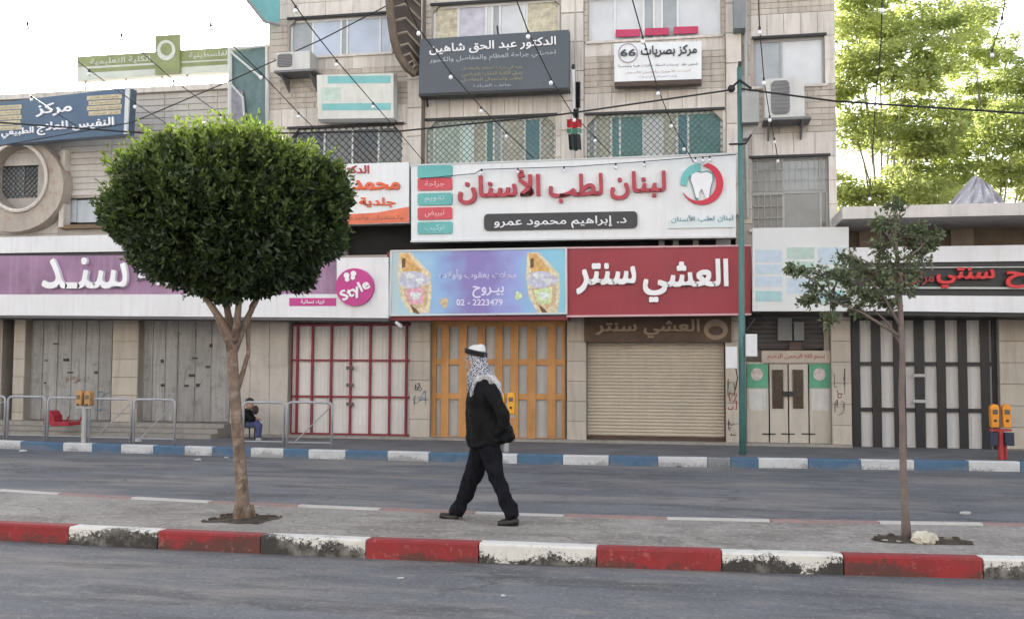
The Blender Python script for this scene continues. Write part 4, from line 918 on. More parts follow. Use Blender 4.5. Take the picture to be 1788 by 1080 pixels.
text('أحدث الأجهزة وأفضل الأسعار', [P(1092, 124, QY-.006), P(1206, 120, QY-.006), P(1206, 126, QY-.006), P(1092, 130, QY-.006)], M('rose_letters', (.45, .2, .2), .5), op, .004, .0)
text('بإدارة أخصائي البصريات', [P(1114, 131.5, QY-.002), P(1182, 130, QY-.002), P(1182, 136, QY-.002), P(1114, 137.5, QY-.002)], M('violet_letters', (.22, .2, .33), .5), op, .004, .0)
mg = M('magenta_strip', (.42, .035, .1), .5, .1, bump=0)
for i, (xa, xb, y0) in enumerate(((1075, 1118, 52), (1126, 1168, 49.5), (1176, 1219, 47))):
    MB().quad([P(xa, y0, FY-.0), P(xb, y0-1, FY-.0), P(xb, y0+11, FY-.0), P(xa, y0+12.5, FY-.0)], (0, .03, 0)).build('name_strip', mg, label=['magenta strip at the sill of the upper window, left end of the three', 'magenta strip at the sill of the upper window, middle of the three', 'magenta strip at the sill of the upper window, right end of the three'][i], cat='sign', group='magenta strips on the upper window sill')
# --- pale teal panel sign on the left bay
TY = FY-.35
ts = thing('panel_sign', 'faded white and turquoise sign box above the left lower window', 'sign', (P(620, 170, TY).x, TY, P(620, 212, TY).z))
cream_w = M('faded_white', (.6, .61, .57), .5, .06, 2, streak=.25, bump=0); turq = M('turquoise', (.19, .45, .46), .5, .1, 3, bump=0)
MB().quad([P(553, 131, TY-.2), P(687, 128, TY-.2), P(687, 206, TY), P(555, 208, TY)], (0, .3, 0)).build('sign_face', cream_w, ts)
fT = lambda x_, y_: P(x_, y_, TY-.2+.2*(y_-130)/77-.004)
for (xa, ya, xb, yb_) in ((572, 133, 682, 146), (562, 181, 682, 193)):
    MB().quad([fT(xa, ya), fT(xb, ya-1), fT(xb, yb_-1), fT(xa, yb_)], (0, .01, 0)).build('turquoise_band', turq, ts)
MB().quad([fT(561, 153), fT(595, 153), fT(595, 176), fT(561, 176)], (0, .008, 0)).build('printed_panel', M('mint_print', (.45, .56, .5), .5, .15, 9, bump=0), ts)
MB().quad([P(555, 208.5, TY), P(687, 206.5, TY), P(687, 212, TY+.1), P(560, 214, TY+.1)], (0, .1, 0)).build('sign_underside', alu, ts)
# --- white notice board in front of the right shop
NY = FY-1.2
nb = thing('notice_board', 'large pale board with faint blue print panels beside the green pole', 'sign', (P(1398, 470, NY).x, NY, P(1398, 543, NY).z))
MB().quad([P(1314, 398, NY), P(1482, 396, NY), P(1482, 543, NY), P(1314, 543, NY)], (0, .12, 0)).build('sign_face', M('board_white', (.55, .565, .56), .5, .04, 2, bump=0), nb)
fb = [M('faint_blue', (.42, .5, .57), .5, .08, 8, bump=0), M('faint_green', (.36, .47, .43), .5, .1, 8, bump=0), M('faint_teal', (.3, .46, .48), .5, .1, 8, bump=0)]
for (xa, ya, xb, yb_, k) in ((1319, 436, 1365, 458, 0), (1319, 462, 1365, 478, 0), (1319, 482, 1365, 500, 0), (1319, 508, 1365, 526, 2), (1374, 432, 1422, 452, 1), (1374, 456, 1422, 480, 1), (1374, 485, 1422, 512, 0), (1428, 432, 1474, 462, 0), (1428, 468, 1474, 500, 1), (1428, 506, 1474, 530, 2)):
    MB().quad([P(xa, ya, NY), P(xb, ya, NY), P(xb, yb_, NY), P(xa, yb_, NY)], (0, -.006, 0)).build('printed_panel', fb[k], nb)
# --- left: blue sign, green roof sign
BY = LY-.5
bs_ = thing('blue_sign', 'long slate blue sign with white Arabic words and beige text blocks on the pale building', 'sign', (P(110, 210, BY).x, BY, P(110, 245, BY).z))
blue_f = M('blue_sign_face', (.05, .09, .15), .4, .12, .7, bump=0, streak=.1, dirt=(.2, .25, .3)); 
pA_, pB_ = P(-48, 200, LY-.2), P(227, 200, LY-1.9)
def fbl(x_, y_):        # sight line met with the slanting plane of the blue sign
    d = ray(x_, y_); nx, ny = -(pB_.y-pA_.y), (pB_.x-pA_.x); return EYE+d*((nx*(pA_.x-EYE.x)+ny*(pA_.y-EYE.y))/(nx*d.x+ny*d.y))
MB().quad([fbl(-48, 184), fbl(227, 153), fbl(222, 234), fbl(-48, 257)], (0, .3, 0)).build('sign_face', blue_f, bs_)
MB().quad([fbl(221, 154), fbl(228, 153), fbl(224, 234), fbl(218, 235)], (0, -.05, 0)).build('sign_frame', alu, bs_)
qb = lambda x0, y0, x1, y1, sl=-.1: [fbl(x0, y0), fbl(x1, y0+sl*(x1-x0)), fbl(x1, y1+sl*(x1-x0)), fbl(x0, y1)]
text('مركز', qb(64, 182, 127, 205, -.08), wl, bs_, .03, .025); text('النفيس للعلاج', qb(66, 215, 200, 237, -.08), wl, bs_, .03, .02); text('الطبيعي', qb(4, 226, 60, 243, -.08), wl, bs_, .03, .02)
bei = M('beige_print', (.44, .38, .25), .5, .25, 14, bump=0)
bei2 = M('print_line', (.26, .22, .16), .5)
for (x0, y0, x1, n_l) in ((152, 168, 213, 4), (-4, 185, 38, 5)):
    for i in range(n_l):
        MB().quad([Vector(v)+Vector((0, -.008, 0)) for v in qb(x0+(i % 2)*3, y0+i*9, x1-(i % 2)*2, y0+i*9+7.5, -.06)], (0, .006, 0)).build('text_block', bei, bs_)
        text(['علاج العمود الفقري', 'علاج المفاصل', 'الاصابات الرياضية', 'تأهيل الاعصاب', 'تأهيل الاطفال'][i], [Vector(v)+Vector((0, -.009, 0)) for v in qb(x0+5, y0+i*9+1.5, x1-5, y0+i*9+6.5, -.06)], bei2, bs_, .003, .0)
GY = LY-.1
gs = thing('rooftop_sign', 'faded green and white rooftop sign with a raised emblem plaque', 'sign', (P(290, 110, GY).x, GY, P(290, 150, GY).z))
grn = M('faded_green', (.22, .25, .115), .6, .18, 2, bump=0); grw = M('faded_greenwhite', (.5, .53, .47), .6, .08, bump=0)
MB().quad([P(135, 99, GY), P(457, 79, GY), P(457, 121, GY), P(134, 141, GY)], (0, .25, 0)).build('sign_face', grw, gs)
fq = lambda x_, y_, o_=.006: P(x_, y_, GY-o_)
MB().quad([fq(136, 100), fq(456, 80), fq(456, 100), fq(136, 117)], (0, .003, 0)).build('green_band', grn, gs); MB().quad([fq(155, 120), fq(456, 102), fq(456, 109), fq(155, 127)], (0, .003, 0)).build('green_band', grn, gs)
MB().quad([P(271, 62, GY-.1), P(313, 60, GY-.1), P(313, 127, GY-.1), P(271, 130, GY-.1)], (0, .09, 0)).build('plaque', grn, gs)
disc(MB(), 290, 88, 16, GY-.115, .012, ry=18).build('emblem', grw, gs); disc(MB(), 290, 86, 10, GY-.125, .008, ry=11).build('emblem_mark', grn, gs)
text('الكلية التعليمية', [fq(158, 103), fq(262, 96.5), fq(262, 109), fq(158, 115)], grw, gs, .004, .01); text('الفلسطينية', [fq(330, 92), fq(400, 87), fq(400, 99), fq(330, 104)], grw, gs, .004, .01)
m2 = MB()
for xx, yb_ in ((138, 152), (150, 160), (283, 146), (327, 144), (220, 150), (400, 140)):
    p = P(xx, 135, GY+.1); m2.tube([(p.x, GY+.1, ztop), (p.x, GY+.1, p.z+.1)], .025, 6)
m2.build('support_leg', al_g, gs)
# green projecting sign box with cross brace
HY = FY+1.6
hb_ = thing('hoarding', 'dark green framed hoarding with pale frame between the two buildings', 'hoarding', (P(432, 150, HY).x, HY, P(432, 225, HY).z))
dgn = M('hoarding_green', (.10, .16, .16), .5, .25, 3, bump=0, streak=.3)
MB().quad([P(402, 92, HY), P(470, 80, HY-.4), P(470, 245, HY-.4), P(402, 245, HY)], (0, .08, 0)).build('board', dgn, hb_)
fr_w = M('frame_pale', (.5, .52, .5), .5, .08)
m2 = MB(); m2.tube([P(402, 85, HY-.05), P(402, 245, HY-.05)], .06, 6)
m2.tube([P(465, 82, HY-.45), P(466, 245, HY-.45)], .03, 6).tube([P(402, 87, HY-.05), P(468, 80, HY-.45)], .03, 6)
m2.build('frame', fr_w, hb_)
MB().tube([P(404, 92, HY-.08), P(455, 135, HY-.42)], .03, 6).tube([P(404, 148, HY-.08), P(424, 170, HY-.2), P(430, 245, HY-.25)], .03, 6).build('brace', fr_w, hb_)
MB().quad([P(404, 150, HY-.09), P(424, 160, HY-.2), P(426, 245, HY-.22), P(404, 245, HY-.09)], (0, .02, 0)).build('lower_panel', M('violet_grey_panel', (.2, .19, .22), .5, .3, 6), hb_)
# turquoise sign box corner at the top left of the tall building
cxs = thing('projecting_sign', 'turquoise projecting sign box cut by the top edge above the left window', 'sign', (P(465, 20, FY-.6).x, FY-.6, P(465, 42, FY-.6).z))
YY = FY-.15
MB().quad([P(425, -8, YY-1.0), P(487, -8, YY), P(487, 42, YY), P(462, 38, YY-.4)], (0, .05, 0)).build('board', turq, cxs)
MB().tube([P(425, -8, YY-1.03), P(462, 38, YY-.43), P(487, 43, YY-.03)], .04, 6).build('frame', al_g, cxs)
# curved slatted sign hanging between the upper windows
lv = thing('slatted_sign', 'brown oval slatted sign frame jutting out beside the dark doctor sign', 'sign', (P(708, 60, FY-.6).x, FY-.6, P(708, 128, FY-.6).z))
lm = M('slat_brown', (.13, .1, .075), .7, .25, 4, streak=.3); lm2 = M('slat_tan', (.3, .25, .2), .7, .2, 4)
edge = [(682, -30), (680, 0), (683, 35), (688, 70), (697, 97), (710, 118), (722, 128), (733, 124)]
ed = []
for i, (a, b) in enumerate(edge): ed.append(P(a, b, FY-1.3+.9*(i/7)**1.2 if i < 7 else FY-.35))
MB().tube(ed, [.09]*len(ed), 6).build('curved_rim', lm, lv)
back = [P(733, y_, FY-.3) for y_ in (-30, 0, 35, 70, 97, 112, 122, 124)]
for i in range(9):
    f = i/9*6.2; k = int(f); u = f-k; a = ed[k]*(1-u)+ed[k+1]*u; b = back[k]*(1-u)+back[k+1]*u
    MB().tube([a, (a+b)/2+Vector((0, -.02, .06)), b+Vector((0, 0, -.25 if i < 8 else 0))], .03, 5).build('slat', lm2, lv)
m2 = MB(); m2.poly([p+Vector((.05, .06, 0)) for p in ed]+[p+Vector((0, .06, 0)) for p in back]+[p+Vector((.05, .1, 0)) for p in ed]+[p+Vector((0, .1, 0)) for p in back],
                  [(i, i+1, 9+i, 8+i) for i in range(7)]+[(24+i, 25+i, 17+i, 16+i) for i in range(7)]); m2.build('backing', M('backing_brown', (.075, .06, .05), .8, .3), lv)

# ================================================================== AIR CONDITIONERS, FLAG
acw = M('ac_white', (.5, .5, .48), .5, .06, 2, streak=.25, bump=0); acg = M('ac_grille', (.14, .14, .145), .5, .2, bump=0)
def aircon(x0, y0, x1, y1, gx0, gx1, label, depth=.42, side=None):
    Y = FY-depth-.12; r = RC(x0, y0, x1, y1, Y)
    t = thing('air_conditioner', label, 'air conditioner', ((r[0]+r[1])/2, Y+depth/2, r[2]), group='air conditioners on the facade')
    bevel(MB().box(r[0], r[1], Y, Y+depth, r[2], r[3]).build('casing', acw, t), .015)
    g_ = RC(gx0, y0+4, gx1, y1-4, Y); cx_, cz_ = (g_[0]+g_[1])/2, (g_[2]+g_[3])/2; ra = min(g_[1]-g_[0], g_[3]-g_[2])/2; sx = (g_[1]-g_[0])/2/ra; sz = (g_[3]-g_[2])/2/ra
    m2 = MB(); m2.prism([(cx_+ra*sx*max(-.93, min(.93, 1.2*math.cos(a))), cz_+ra*sz*max(-.97, min(.97, 1.2*math.sin(a)))) for a in [2*math.pi*i/24 for i in range(24)]], Y-.012, Y-.001); m2.build('fan_opening', acg, t)
    m2 = MB()
    for i in range(1, 9): z = g_[2]+(g_[3]-g_[2])*i/9; m2.tube([(g_[0], Y-.02, z), (g_[1], Y-.02, z)], .005, 4)
    m2.build('grille', al_g, t)
    m2 = MB(); m2.box(r[0]-.03, r[1]+.12, Y-.03, FY-.03, r[2]-.05, r[2]-.008)
    for xx in (r[0]+.08, r[1]-.05): m2.poly([(xx, Y, r[2]-.05), (xx+.03, Y, r[2]-.05), (xx+.03, FY-.03, r[2]-.05), (xx, FY-.03, r[2]-.05), (xx, FY-.03, r[2]-.35), (xx+.03, FY-.03, r[2]-.35)], [(0, 1, 2, 3), (0, 4, 5, 1), (3, 2, 5, 4), (0, 3, 4), (1, 5, 2)])
    m2.build('bracket', M('bracket_grey', (.16, .16, .16), .6), t)
    return t
aircon(1335, 136, 1405, 205, 1345, 1380, 'air conditioner with a tall dark grille under the right upper window')
aircon(482, 90, 541, 122, 484, 511, 'small air conditioner at the left corner below the pale blue window')
MB().tube([P(488, 140, FY-.06), P(520, 140, FY-.06), P(545, 158, FY-.06)], .02, 6).tube([P(470, 128, FY-.1), P(468, 210, FY-.1), P(466, 400, FY-.1)], .025, 6).build('drain_pipe', al_g, bld)
fl = thing('flag', 'furled black, white, green and red flag on a white pole between the lower windows', 'flag', (P(1000, 230, FY-.5).x, FY-.5, P(1000, 240, FY-.5).z))
FYY = FY-.6
MB().tube([P(1003, 236, FY-.05), P(1001, 118, FYY)], .03, 8).build('pole', wl, fl); MB().ell(tuple(P(1001, 117, FYY)), (.04, .04, .06)).build('finial', black_m, fl)
def cloth(x0, y0, x1, y1, mat, name):
    m2 = MB(); n = 10; A = []
    for i in range(n+1):
        u = i/n; p, q_ = P(x0+(x1-x0)*u, y0, FYY-.05), P(x0+(x1-x0)*u+(2 if y1 > 240 else 0), y1-(4*abs(u-.5)), FYY-.05); dy = .05*math.sin(u*14)
        A.append(((p.x, p.y+dy, p.z), (q_.x, q_.y+dy, q_.z)))
    m2.poly([a for a, b in A]+[b for a, b in A]+[(a[0], a[1]+.012, a[2]) for a, b in A]+[(b[0], b[1]+.012, b[2]) for a, b in A], [(i, n+1+i, n+2+i, i+1) for i in range(n)]+[(2*n+2+i, 2*n+3+i, 3*n+4+i, 3*n+3+i) for i in range(n)])
    return m2.build(name, mat, fl)
cloth(1005, 143, 1013, 190, black_m, 'cloth'); cloth(1001, 190, 1010, 208, black_m, 'cloth'); cloth(990, 208, 1015, 224, M('flag_red', (.4, .03, .04), .8, .1), 'cloth'); cloth(990, 224, 1015, 234, M('flag_green', (.1, .25, .18), .8, .1), 'cloth'); cloth(992, 234, 1013, 263, M('flag_black', (.035, .045, .045), .8, .2), 'cloth')

# ================================================================== GREEN POLE, CABLES, FESTOONS
pg = G(1297, 793, .15); pm = M('pole_green', (.06, .16, .155), .45, .2, 2, streak=.45, bump=.15, dirt=(.2, .24, .26))
pole = thing('utility_pole', 'slim green steel utility pole at the kerb with small boxes and cables', 'pole', tuple(pg))
ptop = P(1291, 118, pg.y); MB().tube([pg, (pg.x, pg.y, 2.2), (ptop.x+.01, pg.y, 4.5), tuple(ptop)], [.062, .058, .05, .045], 12).build('shaft', pm, pole, smooth=True)
MB().tube([P(1291, 118, pg.y), P(1292, 108, pg.y)], .035, 6).build('top_pin', black_m, pole)
boxm = M('box_grey', (.3, .31, .3), .5, .1, streak=.3)
r = RC(1295, 165, 1324, 217, pg.y-.1); MB().box(r[0], r[1], pg.y-.25, pg.y+.1, r[2], r[3]).build('junction_box', boxm, pole)
MB().quad([P(1294, 219, pg.y), P(1322, 217, pg.y), P(1308, 240, pg.y), P(1294, 243, pg.y)], (0, .3, 0)).build('lamp_hood', al_g, pole)
MB().tube([P(1276, 155, pg.y-.05), P(1291, 140, pg.y-.05), P(1312, 155, pg.y-.05)], .025, 6).build('bracket', black_m, pole); MB().tube([P(1273, 252, pg.y-.05), P(1302, 251, pg.y-.05), P(1312, 235, pg.y-.05)], .02, 6).build('bracket', black_m, pole)
MB().ell(tuple(P(1277, 155, pg.y-.08)), (.07, .07, .07)).build('insulator', black_m, pole)
pap = M('paper_plate', (.6, .61, .63), .6, .05, 8, streak=.15)
for (a, b, c, d) in ((1267, 605, 1287, 643), (1302, 583, 1322, 622)):
    r = RC(a, b, c, d, pg.y-.08); bevel(MB().box(r[0], r[1], pg.y-.12, pg.y-.04, r[2], r[3]).build('meter_box', pap, pole), .01)
MB().tube([P(1301, 580, pg.y), P(1318, 556, pg.y+.6)], .012, 6).tube([P(1285, 643, pg.y-.05), P(1288, 660, pg.y-.05), P(1284, 680, pg.y-.02)], .012, 6).build('cable_tail', black_m, pole)
cabm = M('cable_black', (.02, .02, .02), .6)
def wire(pts, r, sag=0., n=14):
    out = []
    for a, b in zip(pts[:-1], pts[1:]):
        for i in range(n): u = i/n; p = a*(1-u)+b*u; p = p+Vector((0, 0, -sag*4*u*(1-u))); out.append(p)
    return out+[pts[-1]]
def cable(name, pts, r, label, sag=0.): return MB().tube(wire([Vector(p) for p in pts], r, sag), r, 6).build(name, cabm, label=label, cat='cable')
hub = P(1277, 157, pg.y)
cable('power_cable', [P(-300, 200, 16), P(0, 214, 16.2), P(300, 236, 16.6), P(700, 229, 17.2), P(980, 200, 17.9), hub], .016, 'thick black cable running from the left edge behind the round tree to the green pole')
cable('power_cable', [P(1292, 155, pg.y), P(1460, 177, 17.6), P(1788, 198, 16.8), P(2300, 215, 16)], .018, 'thick black cable running right from the green pole before the sunlit tree')
cable('power_cable', [P(-200, 290, LY-1), P(230, 214, 21), P(400, 142, 20.3), P(560, 70, 20.1), P(680, 8, FY-.1)], .013, 'thin black cable climbing to the right over the pale building to the upper window')
cable('power_cable', [P(467, 128, FY-.2), P(640, 190, FY-.25), P(745, 228, FY-.2)], .01, 'thin loose wire slanting below the faded turquoise sign') if False else None
bulbm = M('bulb_glass', (.75, .76, .78), .15, .02, bump=0, spec=.8); sockm = M('bulb_socket', (.03, .03, .035), .5)
bulb_me = MB().ell((0, 0, -.075), (.034, .034, .04), 8, 6).mesh('bulb', bulbm, smooth=True); sock_me = MB().tube([(0, 0, .012), (0, 0, -.045)], .02, 6).mesh('socket', sockm)
def festoon(pp, bulbs, label, r=.0085, Y0=9., Y1=FY-.3, ext=6):
    """pp: first and last sight point; a wire from over the near road to the facade, lamps where they hang"""
    n = len(pp); length = [0]
    for a, b in zip(pp[:-1], pp[1:]): length.append(length[-1]+math.hypot(a[0]-b[0], a[1]-b[1]))
    # depth along the wire: even spacing in 1/depth keeps it straight in space
    W = [P(a[0], a[1], 1/((1-l/length[-1])/Y0+(l/length[-1])/Y1)) for a, l in zip(pp, length)]
    back_ = W[0]+(W[0]-W[1]).normalized()*ext
    t = thing('string_lights', label, 'string lights', tuple(W[-1]), group='string lights spanning the street')
    MB().tube(wire([back_]+W, r, .0), r, 5).build('wire', cabm, t)
    for (bx, by) in bulbs:
        best = None
        for a, b, A, B in zip(pp[:-1], pp[1:], W[:-1], W[1:]):
            dx, dy = b[0]-a[0], b[1]-a[1]; u = cl(((bx-a[0])*dx+(by-a[1])*dy)/(dx*dx+dy*dy), 0, 1); d = math.hypot(a[0]+dx*u-bx, a[1]+dy*u-by)
            if best is None or d < best[0]: best = (d, A*(1-u)+B*u, a[1]+dy*u)
        w_ = best[1]; sk = put('socket', sock_me, t, w_); put('bulb', bulb_me, sk, w_) ; s_ = .8+.2*(w_.y/FY); sk.scale = (s_,)*3
        WL[sk.name] = w_
    return t
festoon([(-10, -14), (48, 40), (155, 122), (236, 180), (300, 222), (330, 245)], [(48, 40), (155, 123), (236, 180)], 'string of bulbs starting in the top left corner of the sky', Y0=11)
festoon([(-20, 112), (55, 168), (140, 225)], [(55, 168)], 'short low string of bulbs ending at the blue sign', Y0=15, Y1=LY-.6)
festoon([(138, -15), (212, 60), (303, 140), (385, 200), (420, 226)], [(212, 60), (303, 140), (385, 200)], 'string of bulbs crossing the raised plaque of the rooftop sign', Y0=11)
festoon([(322, -15), (368, 42), (450, 122), (520, 196), (565, 240)], [(368, 42), (447, 134), (521, 197)], 'string of bulbs passing in front of the green hoarding', Y0=11)
festoon([(498, -15), (540, 45), (587, 105), (650, 178), (700, 235), (740, 282)], [(515, 10), (587, 106), (651, 180)], 'string of bulbs crossing the faded turquoise sign', Y0=12)
festoon([(700, -15), (731, 50), (787, 127), (840, 187), (884, 231), (930, 275)], [(731, 50), (787, 127), (840, 187), (884, 231)], 'string of bulbs crossing the left half of the dark doctor sign', Y0=12)
festoon([(896, -15), (922, 55), (962, 137), (1000, 200), (1040, 240), (1065, 267)], [(921, 56), (962, 137), (1007, 198), (1038, 240)], 'string of bulbs crossing the right end of the dark doctor sign', Y0=12)
festoon([(1100, -15), (1121, 60), (1148, 153), (1172, 213), (1195, 255), (1212, 285)], [(1122, 64), (1148, 156), (1172, 213), (1194, 254)], 'string of bulbs crossing the small white optics sign', Y0=12)
festoon([(1324, -15), (1326, 45), (1334, 140), (1344, 203), (1352, 242), (1358, 275)], [(1326, 48), (1334, 137), (1343, 203), (1350, 242), (1358, 276)], 'string of bulbs hanging down past the right air conditioner', Y0=13)
festoon([(1541, -15), (1538, 80), (1528, 180), (1524, 260), (1518, 345)], [(1540, 8), (1523, 180), (1520, 340)], 'string of bulbs hanging before the sunlit tree in front of the shop roof', Y0=13, Y1=19.2)
festoon([(1758, -15), (1748, 40), (1730, 95)], [(1751, 30), (1733, 88)], 'short string of bulbs at the top right over the sunlit tree', Y0=13, Y1=16)
festoon([(735, 312), (830, 303), (840, 296), (1000, 291), (1100, 284), (1200, 276), (1285, 270)], [(841, 298), (905, 295), (985, 288), (1075, 281), (1125, 280), (1215, 283), (1228, 285), (1240, 282)], 'slack string of bulbs drooping along the top of the dental sign', Y0=DSY-.12, Y1=DSY-.12, ext=.02)

# ================================================================== STREET FURNITURE
galv = M('galvanised', (.33, .34, .36), .45, .12, 4, metal=.3, bump=.1)
def barrier(xl, xr, yb_, yt, label, brace):
    a, b = G(xl, yb_, .15), G(xr, yb_+2, .15); y = (a.y+b.y)/2; y = yf((a.x+b.x)/2)+.30; a = P(xl, yb_, y); b = P(xr, yb_, y); zt = P((xl+xr)/2, yt, y).z; z0 = .147
    t = thing('pedestrian_barrier', label, 'barrier', ((a.x+b.x)/2, y, z0), group='galvanised barriers along the shop kerb')
    c = .09
    arc = lambda cx_, s: [(cx_-s*c*math.cos(k*math.pi/8), y, zt-c+c*math.sin(k*math.pi/8)) for k in range(5)]
    L_ = arc(a.x+c, 1); R2 = arc(b.x-c, -1)[::-1]
    MB().tube([(a.x, y, z0)]+L_+R2+[(b.x, y, z0)], .024, 8).build('hoop_frame', galv, t, smooth=True)
    MB().tube([(a.x, y, z0+.12), (b.x, y, z0+.12)], .013, 6).build('lower_rail', galv, t)
    if brace: MB().tube([(a.x+(b.x-a.x)*.18, y+.02, z0+.14), (b.x-.06, y+.02, zt-.1)], .012, 6).build('diagonal_brace', galv, t)
for i, (xl, xr, yb_, yt, lb_, br) in enumerate([(-70, 7, 771, 691, 'galvanised hoop barrier cut by the left edge', 1), (12, 78, 771, 692, 'galvanised hoop barrier in front of the nearest pier to the left edge', 0), (82, 149, 773, 694, 'galvanised hoop barrier in front of the red plastic chair', 0), (155, 228, 776, 696, 'galvanised hoop barrier just right of the orange parking meters', 1), (233, 304, 778, 697, 'last galvanised hoop barrier before the round tree, by the grey doors', 1), (424, 495, 780, 702, 'galvanised hoop barrier in front of the seated person', 0), (501, 579, 784, 702, 'galvanised hoop barrier in front of the red barred gate', 1)]): barrier(xl, xr, yb_, yt, lb_, br)
# parking meters
om = M('meter_orange', (.62, .24, .02), .4, .1, 6, bump=0); rp = M('post_red', (.3, .03, .03), .5, .15)
def meters(px_, py_b, py_t, Y, label, heads, post=rp, box=True, hd=.4):
    b = P(px_, py_b, Y); t = thing('parking_meter', label, 'parking meter', (b.x, Y, .147), group='twin parking meters on the shop sidewalk')
    zt = P(px_, py_t, Y).z; hh = hd
    MB().tube([(b.x, Y, .147), (b.x, Y, zt-hh-.02)], .05, 10).build('post', post, t)
    MB().box(b.x-.17, b.x+.17, Y-.03, Y+.03, zt-hh-.06, zt-hh-.02).build('crossbar', post, t)
    for s in (-1, 1):
        cx_ = b.x+s*.095; pr = [(cx_-.062, zt-hh), (cx_+.062, zt-hh), (cx_+.07, zt-.1)]+[(cx_+.07*math.cos(a), zt-.07+.07*math.sin(a)) for a in [i*math.pi/8 for i in range(9)]]+[(cx_-.07, zt-.1)]
        h_ = bevel(MB().prism(pr, Y-.075, Y+.075).build('meter_head', heads, t), .02)
        MB().box(cx_-.04, cx_+.04, Y-.085, Y-.076, zt-.17, zt-.09).build('display', M('meter_glass', (.1, .09, .07), .15), h_)
        MB().box(cx_-.02, cx_+.02, Y-.085, Y-.076, zt-.3, zt-.26).build('coin_slot', black_m, h_)
    if box:
        bevel(MB().box(b.x-.19, b.x-.055, Y-.08, Y+.08, zt-hh-.3, zt-hh-.08).build('lower_box', M('meter_blue', (.02, .025, .05), .4, .2), t), .01)
        bevel(MB().box(b.x+.055, b.x+.2, Y-.08, Y+.08, zt-hh-.3, zt-hh-.08).build('lower_box', MATS['meter_blue'], t), .01)
        MB().box(b.x+.02, b.x+.15, Y-.02, Y+.02, .55, .58).build('foot_bar', black_m, t); MB().tube([(b.x+.08, Y+.02, .15), (b.x+.08, Y+.02, zt-hh-.3)], .025, 6).build('post', post, t)
mY = 18.35
meters(1748, 803, 705, mY, 'twin orange parking meter on a red post before the pale right pier', om)
meters(146, 770, 681, 18.0, 'twin orange parking meter behind the galvanised barriers', M('meter_faded', (.4, .22, .09), .5, .3, 12), post=al_g, box=False, hd=.3)
meters(884, 790, 684, 18.0, 'twin yellow parking meter half hidden behind the walking man', M('meter_yellow', (.68, .33, .03), .4, .1), post=al_g, box=False)
# fallen red plastic chair
rc = thing('plastic_chair', 'small red plastic chair lying tipped over behind the barriers', 'chair', (P(118, 742, 19.6).x, 19.6, .24))
rpl = M('red_plastic', (.3, .015, .03), .4, .2, bump=0); cY = 19.55
pA = P(92, 742, cY)
def flat(pts, Y, th, name): pp = [P(a, b, Y) for a, b in pts]; return bevel(MB().prism([(p.x, p.z) for p in pp][::-1], Y-th, Y).build(name, rpl, rc), .01)
flat([(91, 740), (91, 722), (95, 715), (103, 716), (109, 724), (110, 738)], cY, .30, 'backrest')
flat([(109, 733), (140, 735), (142, 741), (109, 742)], cY+.1, .42, 'seat')
for i, (a, b, dx) in enumerate([(114, 736, 6), (138, 736, 5)]):
    for yy in (cY-.3, cY+.08): MB().tube([P(a, b+2, yy), P(a+dx, b-10, yy)], .018, 6).build('leg', rpl, rc)
# ================================================================== TREES
def leaf_obj(name, mat, parent, pos, dirs, length, width, tone, fold=.25, quad=True):
    n = len(pos); rng = np.random.default_rng(n)
    d = dirs/np.linalg.norm(dirs, axis=1)[:, None]; r = rng.normal(size=(n, 3)); s = np.cross(d, r); s /= np.linalg.norm(s, axis=1)[:, None]+1e-9; nn = np.cross(d, s)
    L = length[:, None]; Wd = width[:, None]
    v = np.empty((n, 4, 3)); v[:, 0] = pos; v[:, 1] = pos+d*L*.5+s*Wd*.5+nn*Wd*fold; v[:, 2] = pos+d*L; v[:, 3] = pos+d*L*.5-s*Wd*.5+nn*Wd*fold
    me = bpy.data.meshes.new(name); me.vertices.add(n*4); me.vertices.foreach_set('co', v.ravel())
    idx = (np.arange(n)[:, None]*4+np.array([0, 1, 2, 0, 2, 3])).ravel(); me.loops.add(n*6); me.loops.foreach_set('vertex_index', idx.astype(np.int32))
    me.polygons.add(n*2); me.polygons.foreach_set('loop_start', (np.arange(n*2)*3).astype(np.int32)); me.update(calc_edges=True)
    at = me.attributes.new('tone', 'FLOAT', 'POINT'); at.data.foreach_set('value', np.repeat(tone, 4).astype(np.float32))
    me.materials.append(mat); o = put(name, me, parent); o['kind'] = 'stuff'; return o
bark = M('bark', (.155, .115, .09), .9, .25, 6, streak=.35, bump=.9, bscale=45, fine=.5, dirt=(.1, .07, .05)); wear(bark, 7, .7, (.27, .225, .18), .52, .6); wear(bark, 12, .7, (.07, .05, .04), .54, .62, (1, 1, .4)); bark2 = M('thin_bark', (.15, .12, .11), .9, .2, 8, bump=.6, bscale=60)
rng = np.random.default_rng(5)
